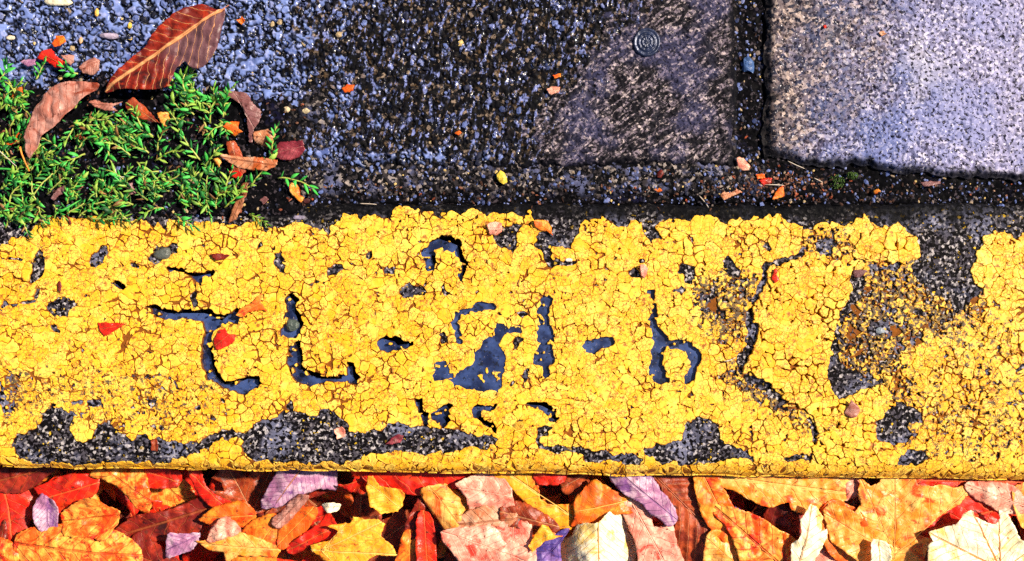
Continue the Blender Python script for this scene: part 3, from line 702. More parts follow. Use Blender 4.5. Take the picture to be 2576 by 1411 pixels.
# ---------------------------------------------------------------- dead leaves
def leaf_mat(name, main, light, dark, vein, spot=(.10, .02, .01), nv=7.0, blot=55, rough=.42, vs_=.5, cover=.5, tint=None):
    s = NM(name)
    lv = s.n('ShaderNodeSeparateXYZ'); s.t.links.new(s.attr('luv', 'Vector'), lv.inputs[0])
    u, v, rn = lv.outputs
    c = s.mix(s.step(s.noise(blot * 1.5, 5, .68, w=.8), cover - .08, cover + .12), main, light)
    c = s.mix(s.step(s.noise(blot * 1.2, 5, .66, s.mapping((1, 1, 1), 1.3), .9), .53, .66), c, dark)
    c = s.mix(s.math('MULTIPLY', s.noise(420, 3), .35), c, dark)
    sp = s.math('MAXIMUM', s.step(s.noise(330, 3, .55), .64, .70), s.math('MULTIPLY', s.step(s.noise(110, 5, .7), .62, .70), .8))
    c = s.mix(s.math('MULTIPLY', sp, .85), c, spot)
    if tint: c = s.mix(rn, c, s.mix(s.noise(260, 4, .65), tint, tuple(q * .3 for q in tint)))
    av = s.math('ABSOLUTE', v)
    u = s.math('MULTIPLY_ADD', s.noise(70, 3), .12, u)
    t = s.math('FRACT', s.math('SUBTRACT', s.math('MULTIPLY', u, nv), s.math('MULTIPLY', av, nv * 1.0)))
    rid = s.math('ABSOLUTE', s.math('SUBTRACT', t, .5))
    side = s.step(rid, .06, .015)
    net = s.step(s.vor(330, 'DISTANCE_TO_EDGE', s_warp(s, 330)), .07, .01)
    mid = s.step(av, .016, .006)
    ve = s.math('MAXIMUM', mid, s.math('MULTIPLY', side, .75))
    c = s.mix(s.math('MULTIPLY', ve, vs_), c, vein)
    c = s.mix(s.math('MULTIPLY', net, .22), c, dark)
    h = s.math('SUBTRACT', s.math('MULTIPLY', s.noise(180, 4), .8), s.math('MULTIPLY', ve, .5))
    return s.out(c, s.ramp(s.noise(90), [(.35, rough - .1), (.65, rough + .15)]), s.bump(h, .0016, .8), .35)
LM = dict(
 red=leaf_mat('red_leaf', (.72, .016, .006), (.82, .07, .010), (.30, .008, .004), (.80, .20, .05), cover=.58),
 dred=leaf_mat('dark_red_leaf', (.20, .012, .007), (.46, .035, .012), (.035, .005, .005), (.40, .10, .03), cover=.55),
 orange=leaf_mat('orange_leaf', (.80, .12, .008), (.90, .36, .030), (.55, .020, .006), (.90, .46, .08), cover=.52),
 mott=leaf_mat('mottled_orange_leaf', (.78, .11, .008), (.92, .50, .07), (.62, .02, .005), (.40, .03, .01), blot=85, cover=.48),
 yellow=leaf_mat('yellow_leaf', (.90, .36, .012), (.93, .52, .04), (.82, .10, .008), (.90, .66, .20), (.40, .05, .01)),
 pale=leaf_mat('pale_orange_leaf', (.90, .30, .020), (.94, .56, .14), (.84, .07, .008), (.90, .58, .16), (.45, .06, .015), cover=.50),
 cream=leaf_mat('cream_leaf', (.90, .78, .46), (.93, .88, .70), (.87, .55, .14), (.62, .20, .05), (.55, .12, .03), cover=.45),
 pink=leaf_mat('pink_leaf', (.80, .26, .18), (.92, .58, .42), (.66, .05, .03), (.85, .55, .40)),
 lav=leaf_mat('lavender_leaf', (.40, .16, .28), (.66, .44, .52), (.20, .07, .24), (.24, .09, .26), (.1, .03, .14), nv=9),
 violet=leaf_mat('violet_leaf', (.07, .04, .26), (.30, .16, .45), (.02, .015, .09), (.12, .06, .3)),
 brown=leaf_mat('red_brown_leaf', (.26, .030, .010), (.52, .085, .020), (.055, .009, .006), (.75, .36, .16), nv=9, cover=.5),
 brown2=leaf_mat('two_toned_red_brown_leaf', (.16, .010, .005), (.44, .030, .006), (.03, .004, .003), (.80, .36, .14), nv=13, cover=.52, vs_=.8, tint=(.20, .085, .10)),
 mauve=leaf_mat('mauve_brown_leaf', (.20, .075, .075), (.36, .19, .20), (.06, .012, .012), (.55, .30, .28), nv=9),
 pinkbrown=leaf_mat('pink_brown_leaf', (.40, .15, .11), (.55, .29, .24), (.24, .035, .012), (.20, .04, .02), nv=9, blot=70, vs_=.15),
 tan=leaf_mat('tan_leaf', (.52, .22, .11), (.68, .40, .26), (.42, .08, .015), (.30, .07, .03), nv=8),
 maroon=leaf_mat('maroon_leaf', (.22, .020, .035), (.40, .07, .09), (.06, .008, .014), (.50, .16, .16), nv=8),
 twig=leaf_mat('twig_bark', (.22, .06, .02), (.42, .16, .07), (.05, .01, .006), (.3, .1, .05), nv=3),
 straw=leaf_mat('pale_straw', (.60, .50, .40), (.80, .72, .62), (.35, .22, .14), (.7, .6, .5), nv=2),
)
def crom(P, n=4):
    P = np.array(P, float); m = len(P); out = []
    for i in range(m):
        a, b, c, d = P[i - 1], P[i], P[(i + 1) % m], P[(i + 2) % m]
        for k in range(n):
            t = k / n
            out.append(.5 * (2 * b + (c - a) * t + (2 * a - 5 * b + 4 * c - d) * t * t + (3 * b - a - 3 * c + d) * t ** 3))
    return np.array(out)
def resample(P, step, sharp):
    out = []; m = len(P)
    for i in range(m):
        a, b = P[i], P[(i + 1) % m]; L = math.hypot(*(b - a)); k = max(1, int(round(L / step)))
        out += [a + (b - a) * q / k for q in range(k)]
    return np.array(out)
def tube(pts, rad, ns=5):
    V, F = [], []
    pts = [Vector(p) for p in pts]; n = len(pts)
    for i, p in enumerate(pts):
        d = (pts[min(i + 1, n - 1)] - pts[max(i - 1, 0)]).normalized()
        a = d.cross(Vector((0, 0, 1)));  a = a.normalized() if a.length > 1e-4 else Vector((1, 0, 0)); b = a.cross(d)
        for k in range(ns):
            t = 2 * math.pi * k / ns; V.append(p + (a * math.cos(t) + b * math.sin(t)) * rad[i])
    for i in range(n - 1):
        for k in range(ns): F.append((i * ns + k, i * ns + (k + 1) % ns, (i + 1) * ns + (k + 1) % ns, (i + 1) * ns + k))
    F += [tuple(range(ns - 1, -1, -1)), tuple(range((n - 1) * ns, n * ns))]
    return V, F
NLEAF = [0]
def leaf(name, label, P, z0, mat, axis=None, axes=None, cup=0., bend=0., tilt=(0, 0), corr=0., nv=7, rip=5., sharp=False, step=6., group=None, cat='leaf', rib=True, ribr=1.5, petiole=0., thick=.6, ribmat=None, jag=.8, fold=0., tintf=None, slope=1.0, crum=0.):
    NLEAF[0] += 1; sd = NLEAF[0] * 13 + 5
    P = np.array(P, float)
    if not sharp: P = crom(P)
    P = resample(P, step * .8, sharp)
    P = P + jag * np.c_[fbm(P[:, 0], P[:, 1], 5, sd) - .5, fbm(P[:, 0], P[:, 1], 5, sd + 3) - .5] * 4
    lo, hi = P.min(0), P.max(0); c = (lo + hi) / 2
    if axis is None and axes is None:
        w = P - P.mean(0); e, vec = np.linalg.eigh(w.T @ w); a = vec[:, 1]; pr_ = w @ a
        axis = (P.mean(0) + a * pr_.min(), P.mean(0) + a * pr_.max())
    AX = [(np.array(p, float), np.array(q, float)) for p, q in (axes or [axis])]
    hx, hy = np.meshgrid(np.arange(lo[0], hi[0], step), np.arange(lo[1], hi[1], step * .87))
    hx = hx + (np.arange(hx.shape[0])[:, None] % 2) * step * .5
    hx, hy = hx.ravel(), hy.ravel()
    ins = inpoly(hx, hy, [tuple(p) for p in P]); hx, hy = hx[ins], hy[ins]
    if len(hx):
        dmin = np.min(np.hypot(hx[:, None] - P[None, :, 0], hy[:, None] - P[None, :, 1]), 1); k = dmin > step * .45; hx, hy = hx[k], hy[k]
    n = len(P); pts = [Vector(p) for p in P] + [Vector((a, b)) for a, b in zip(hx, hy)]
    vt, _, fc, *_ = delaunay_2d_cdt(pts, [(i, (i + 1) % n) for i in range(n)], [], 1, 1e-5)
    if not fc: return None
    q = np.array([(v.x, v.y) for v in vt])
    def surf(q):
        best = None
        for b, t in AX:
            d = t - b; L = math.hypot(*d); d = d / L; w = q - b
            u = (w @ d) / L; v = (w @ np.array([-d[1], d[0]])) / L
            m = np.abs(v) + np.clip(-u, 0, 9) * 3
            if best is None: best = [m, u, v, np.full(len(q), L)]
            else:
                k = m < best[0]
                for i_, val in enumerate((m, u, v, np.full(len(q), L))): best[i_] = np.where(k, val, best[i_])
        _, u, v, L = best
        z = cup * (v / .25) ** 2 + bend * (2 * u - 1) ** 2 + tilt[0] * (q[:, 0] - c[0]) + tilt[1] * (q[:, 1] - c[1]) + fold * np.abs(v) / .25
        if corr:
            f = (nv * (u - slope * np.abs(v))) % 1.0
            z = z + corr * (np.abs(f - .5) * 4 - 1) * np.clip(np.abs(v) * 14, 0, 1)
        S = max(18., (hi - lo).max() * .22)
        z = z + rip * (fbm(q[:, 0], q[:, 1], S, sd + 7, 2) - .5) * 2
        if crum: z = z + crum * (2 * np.abs(fbm(q[:, 0], q[:, 1], 34, sd + 9, 2) - .5) * 3 - .5)
        return z, u, v
    z, u, v = surf(q)
    sc = (H - z0 * K) / H
    loc = ((c[0] - CX) * K * sc, (CY - c[1]) * K * sc, z0 * K)
    V = np.c_[(q[:, 0] - c[0]) * K * sc, (c[1] - q[:, 1]) * K * sc, z * K]
    F = [tuple(f) for f in fc]
    root = empty(name, loc)
    bl = pymesh('blade', V, F, LM[mat], root, True)
    if bl.data.polygons[0].normal.z < 0: bl.data.flip_normals()
    vattr(bl.data, 'luv', np.c_[u, v, np.zeros(len(q)) if tintf is None else tintf(u, v)])
    so = bl.modifiers.new('thickness', 'SOLIDIFY'); so.thickness = thick * K; so.offset = -1
    if rib:
        VV, FF, LU = [], [], []; off = 0
        for ai, (b, t) in enumerate(AX):
            L = math.hypot(*(t - b))
            tt = np.linspace(.0 if not petiole or ai else -petiole, .96, 14)
            rp = b + (t - b) * tt[:, None]
            if len(AX) == 1 or ai >= 0:
                ok = inpoly(rp[:, 0], rp[:, 1], [tuple(p) for p in P]) | (tt < 0)
                rp = rp[ok]; tt = tt[ok]
                if len(rp) < 3: continue
            zz, uu, _ = surf(rp)
            pts3 = [((x - c[0]) * K * sc, (c[1] - y) * K * sc, (zq + .2) * K) for (x, y), zq in zip(rp, zz)]
            tv, tf = tube(pts3, [K * ribr * (1.05 - .8 * max(0, t_)) for t_ in tt])
            VV += tv; FF += [tuple(i_ + off for i_ in f) for f in tf]; off += len(tv); LU += [(0, 0, 0)] * len(tv)
        if VV:
            r = pymesh('midrib', VV, FF, LM[ribmat or mat], bl, True); vattr(r.data, 'luv', LU)
    tag(root, label, cat, group)
    return root
TS = -1
# --- the two large leaves beside the weeds
leaf('fallen_leaf', 'large red-brown beech-like leaf with pale veins lying across weeds and wet slab', Z1(600,535,680,420,780,330,850,270,900,190,980,110,1080,40,1180,18,1270,50,1312,40,1316,100,1300,200,1265,310,1200,390,1130,400,1090,360,1065,390,1040,410,1000,500,930,526,800,526,700,522), 52, 'brown2', tintf=lambda u, v: sstep(.0, .02, v * TS) * sstep(.62, .42, u), axis=(Z1(1316,36)[0], Z1(590,538)[0]), cup=-5, bend=-10, corr=1.8, nv=13, rip=13, crum=3, step=4.5, jag=.5, ribr=.9, ribmat='tan', petiole=.03, fold=6, slope=1.0)
leaf('fallen_leaf', 'curled pink-brown crescent leaf with a thin stalk lying on the weeds', Z1(575,490,530,478,400,473,300,500,220,570,170,650,135,750,130,840,150,930,185,900,215,860,240,800,330,730,420,640,500,560,560,520), 66, 'pinkbrown', axis=(Z1(165,930)[0], Z1(575,492)[0]), cup=-10, bend=-14, corr=.5, nv=11, rip=9, crum=4, step=4.0, rib=False)
pet = Z1(180,880,186,920,196,965,212,1015)
o = [r for r in bpy.data.objects if r.name == 'fallen_leaf.001'][0]
pv, pf = tube([((x - CX) * K - o.location.x, (CY - y) * K - o.location.y, z * K) for (x, y), z in zip(pet, (-10, -14, -22, -30))], [2.6 * K, 2.3 * K, 2.0 * K, 2.4 * K])
r = pymesh('stalk', pv, pf, LM['orange'], o, True); vattr(r.data, 'luv', [(0, 0, 0)] * len(pv))
# --- smaller leaves and scraps among the weeds
SCR = [
 ('leaf_scrap', 'twisted red-brown leaf half buried below the large red-brown leaf', Z1(730,610,780,570,850,625,900,680,945,725,880,712,790,690,750,650), 34, 'brown', 10),
 ('leaf_scrap', 'shrivelled pink-brown leaf between the crescent leaf and the weeds', Z1(520,600,560,588,640,610,720,598,660,625,690,652,620,650,560,630), 34, 'pinkbrown', 5),
 ('leaf_scrap', 'orange scrap at the end of the twisted red-brown leaf', Z1(920,665,985,655,1000,700,975,715,985,755,955,735), 32, 'pale', 4),
 ('leaf_scrap', 'orange-red scrap at the upper right of the weeds', Z1(1310,745,1345,715,1400,708,1400,755,1425,775,1370,800), 26, 'orange', 6),
 ('leaf_scrap', 'long mauve-brown shrivelled leaf along the right edge of the weeds', Z1(1285,528,1380,535,1445,545,1490,610,1535,655,1520,720,1490,760,1480,835,1462,835,1455,740,1445,680,1420,610,1340,570), 22, 'mauve', 8),
 ('leaf_scrap', 'orange and brown leaf piece beside the small sprig near the slab', Z1(1490,775,1560,748,1620,790,1600,850,1560,868,1490,835), 24, 'tan', 8),
 ('leaf_scrap', 'maroon rounded leaf with a cross crease next to the wet slab', Z1(1585,905,1640,832,1700,828,1780,826,1792,880,1760,920,1700,942,1630,932), 22, 'maroon', 8),
 ('leaf_scrap', 'long tan and orange leaf piece lying across the weeds', Z1(1268,898,1330,908,1420,922,1540,925,1632,942,1630,970,1570,1003,1480,1000,1400,985,1320,940), 32, 'tan', 8),
 ('leaf_scrap', 'red-brown stalk-like leaf piece under the long tan piece', Z1(1330,835,1380,825,1420,900,1445,1010,1410,1040,1370,1010,1345,930), 24, 'brown', 4),
 ('leaf_scrap', 'bright red scrap beneath the long tan leaf piece', Z1(1345,1005,1400,1000,1430,1030,1405,1050,1360,1040), 28, 'red', 3),
 ('leaf_scrap', 'narrow red-brown leaf strip pointing down onto the yellow paint', Z1(1425,1075,1460,1060,1450,1140,1420,1230,1390,1290,1345,1312,1365,1240,1395,1160), 18, 'twig', 3),
 ('leaf_scrap', 'orange crumpled scrap under the right-hand sprig', Z1(1690,1072,1745,1080,1765,1120,1760,1150,1785,1160,1770,1190,1735,1165,1705,1130), 14, 'pale', 6),
 ('leaf_scrap', 'orange-red triangular scrap at the left edge of the weeds', Z1(60,525,135,508,125,570,110,590,65,575), 30, 'orange', 4),
 ('leaf_scrap', 'orange-brown pointed scrap left of the crescent leaf', Z1(30,850,60,800,95,772,132,790,110,825,70,850), 26, 'orange', 4),
 ('leaf_scrap', 'deep red crumpled leaf at the top of the soil patch', Z1(215,345,240,305,295,280,330,330,385,365,370,405,320,395,270,360), 20, 'red', 6),
 ('leaf_scrap', 'pale pink scrap touching the deep red crumpled leaf', Z1(360,325,430,315,435,360,410,385,380,360), 20, 'pinkbrown', 5),
 ('leaf_scrap', 'pink-brown rounded leaf scrap above the crescent leaf', Z1(460,395,500,350,545,332,585,355,575,410,540,438,490,435), 24, 'pinkbrown', 8),
 ('leaf_scrap', 'orange-red scrap at the rim of the wet slab', Z1(300,255,335,215,375,210,392,245,360,270,320,275), 16, 'orange', 5),
 ('leaf_scrap', 'mauve scrap left of the deep red crumpled leaf', Z1(118,365,160,345,205,345,212,380,160,392), 18, 'lav', 5),
 ('leaf_scrap', 'dark brown crumpled leaf low in the weeds', Z1(300,1165,340,1110,400,1088,490,1090,470,1115,400,1125,350,1150,320,1180), 22, 'mauve', 8),
 ('leaf_scrap', 'grey-brown stub with thin rootlets in the weeds', Z1(735,1085,780,1070,795,1140,760,1150,740,1130), 24, 'mauve', 4),
 ('leaf_scrap', 'small brown scrap in the middle of the weeds', Z1(440,800,480,790,510,815,470,825), 30, 'brown', 3),
 ('leaf_scrap', 'small orange scrap left of the long tan piece', Z1(1245,935,1295,925,1300,960,1280,985,1255,950), 26, 'pale', 4),
 ('leaf_scrap', 'small pink-brown scrap below the right-hand sprig', Z1(1525,1180,1560,1155,1580,1170,1550,1205), 8, 'mauve', 4),
 ('leaf_scrap', 'small mauve-brown scrap right of the orange crumpled one', Z1(1780,1170,1825,1165,1820,1195,1790,1200), 6, 'mauve', 4),
 ('leaf_scrap', 'thin dark red stalk crossing the upper paint edge', Z4(345,75,358,75,382,125,368,132), 9, 'dred', 1),
 # on the paint
 ('leaf_scrap', 'red triangular scrap lying on the yellow paint at the left', Z4(513,650,560,645,664,655,620,685,545,725,525,690), 11, 'red', 3),
 ('leaf_scrap', 'orange-red scrap across the end of the seven-shaped stroke', Z4(1250,612,1270,575,1330,545,1385,490,1378,545,1420,590,1370,580,1310,595,1290,620), 9, 'orange', 3),
 ('leaf_scrap', 'pale red pointed scrap in the seven-shaped stroke', Z4(1128,755,1150,690,1185,672,1200,705,1250,715,1235,755,1170,790,1140,790), 8, 'red', 3),
 ('leaf_scrap', 'small dark red scrap on the paint above the seven-shaped stroke', Z4(1110,287,1160,280,1215,292,1190,312,1140,318), 10, 'dred', 2),
 ('leaf_scrap', 'red-brown lump at the edge of the lower bare band', Z4(800,1272,825,1258,840,1300,832,1332,805,1322), 8, 'brown', 5),
 ('leaf_scrap', 'orange-pink scrap on the upper paint edge', Z5(768,128,800,115,852,120,850,165,820,188,785,180), 11, 'pink', 3),
 ('leaf_scrap', 'orange-red hooked scrap beside the square bare patch', Z5(1018,112,1050,105,1092,108,1110,145,1118,188,1085,165,1045,160,1022,140), 10, 'orange', 4),
 ('leaf_scrap', 'small pale pink scrap left of the tall stroke near the cracked plate', Z5(1578,345,1605,338,1622,362,1605,415,1585,400), 10, 'pink', 2),
 ('leaf_scrap', 'crimson scrap in the lower bare band', Z5(232,1292,262,1262,300,1240,332,1246,312,1285,270,1292), 6, 'maroon', 3),
 ('leaf_scrap', 'small pink scrap at the end of the lower bare band', Z4(1768,1212,1806,1200,1830,1215,1825,1250,1785,1262), 7, 'pink', 3),
 ('leaf_scrap', 'brown-pink triangular scrap on the lower raised paint plate', Z6(858,1132,890,1058,925,1090,942,1112,920,1150,885,1150), 15, 'pinkbrown', 3),
 ('leaf_scrap', 'mauve four-sided scrap at the corner of the raised paint plate', Z6(905,372,975,370,958,398,935,416,905,405), 9, 'mauve', 2),
 ('leaf_scrap', 'narrow red scrap on the raised paint plate', Z6(470,420,478,400,482,366,502,366,496,395,512,420,492,440), 14, 'red', 1),
 ('leaf_scrap', 'small dark red scrap in the left paint hole', Z4(302,445,318,425,330,450,325,485,305,480), 6, 'dred', 2),
 # in the joint and on the slabs
 ('leaf_scrap', 'pink scrap where the two joints meet', Z3(315,925,360,925,395,975,385,1000,322,1002), -2, 'pink', 3),
 ('leaf_scrap', 'small dark red scrap in the joint crossing', Z3(448,1062,490,1045,525,1048,520,1072,480,1092), -4, 'red', 3),
 ('leaf_scrap', 'small orange scrap in the joint crossing', Z3(430,1028,480,1022,485,1048,440,1054), -3, 'orange', 3),
 ('leaf_scrap', 'orange-red wedge nearest the yellow paint in the joint', Z3(525,1172,555,1115,590,1090,598,1150,560,1168), -3, 'orange', 3),
 ('leaf_scrap', 'tan crumbled leaf left of the joint crossing', Z3(215,1155,250,1115,295,1095,350,1130,300,1150,245,1175), -2, 'tan', 4),
 ('leaf_scrap', 'tiny orange scrap right of the moss', Z3(1118,1122,1150,1108,1162,1125,1135,1145), -8, 'orange', 2),
 ('leaf_scrap', 'long mauve scrap in the dark joint', Z3(1395,1072,1450,1066,1512,1066,1514,1084,1420,1098), -8, 'mauve', 2),
 ('leaf_scrap', 'small dark red scrap at the slab edge', Z2(1850,1012,1880,998,1898,1020,1880,1045,1855,1040), -4, 'dred', 2),
 ('leaf_scrap', 'small orange scrap below the dark red one at the slab edge', Z2(1840,1115,1870,1105,1890,1118,1865,1132), -6, 'orange', 2),
 ('leaf_scrap', 'pale orange scrap on the dark wet slab', Z2(1205,525,1235,505,1285,510,1278,545,1230,558), 7, 'pink', 3),
 ('leaf_scrap', 'tiny orange-red scrap above the pale orange one on the slab', Z2(1240,445,1285,430,1290,452,1255,462), 7, 'orange', 2),
 ('leaf_scrap', 'small red scrap at the blue end of the wet slab', Z2(0,515,25,492,75,500,70,535,20,548), 7, 'orange', 3),
 ('leaf_scrap', 'tiny red scrap low on the wet slab', Z2(665,785,690,768,708,780,690,798), 7, 'orange', 2),
 ('leaf_scrap', 'small orange scrap right of the large red-brown leaf', Z1(1395,120,1425,100,1442,125,1420,148), 8, 'orange', 3),
 ('leaf_scrap', 'small tan scrap on the pale slab', Z3(1152,190,1180,180,1200,200,1170,215), 5, 'tan', 2),
 ('leaf_scrap', 'tiny red scrap on the pale slab', Z3(824,150,842,146,846,164,828,170), 5, 'red', 1),
]
for nm, lb, P, z, mt, cu in SCR:
    leaf(nm, lb, P, z, mt, cup=cu * random.choice((-1, -.6, .7)), rip=cu * .35, step=3.6, sharp=True, rib=len(P) > 6 and cu > 3, ribr=1.0, jag=1.3, crum=2.5, cat='leaf scrap', thick=1.2, tilt=(random.uniform(-.06, .06), random.uniform(-.06, .06)))
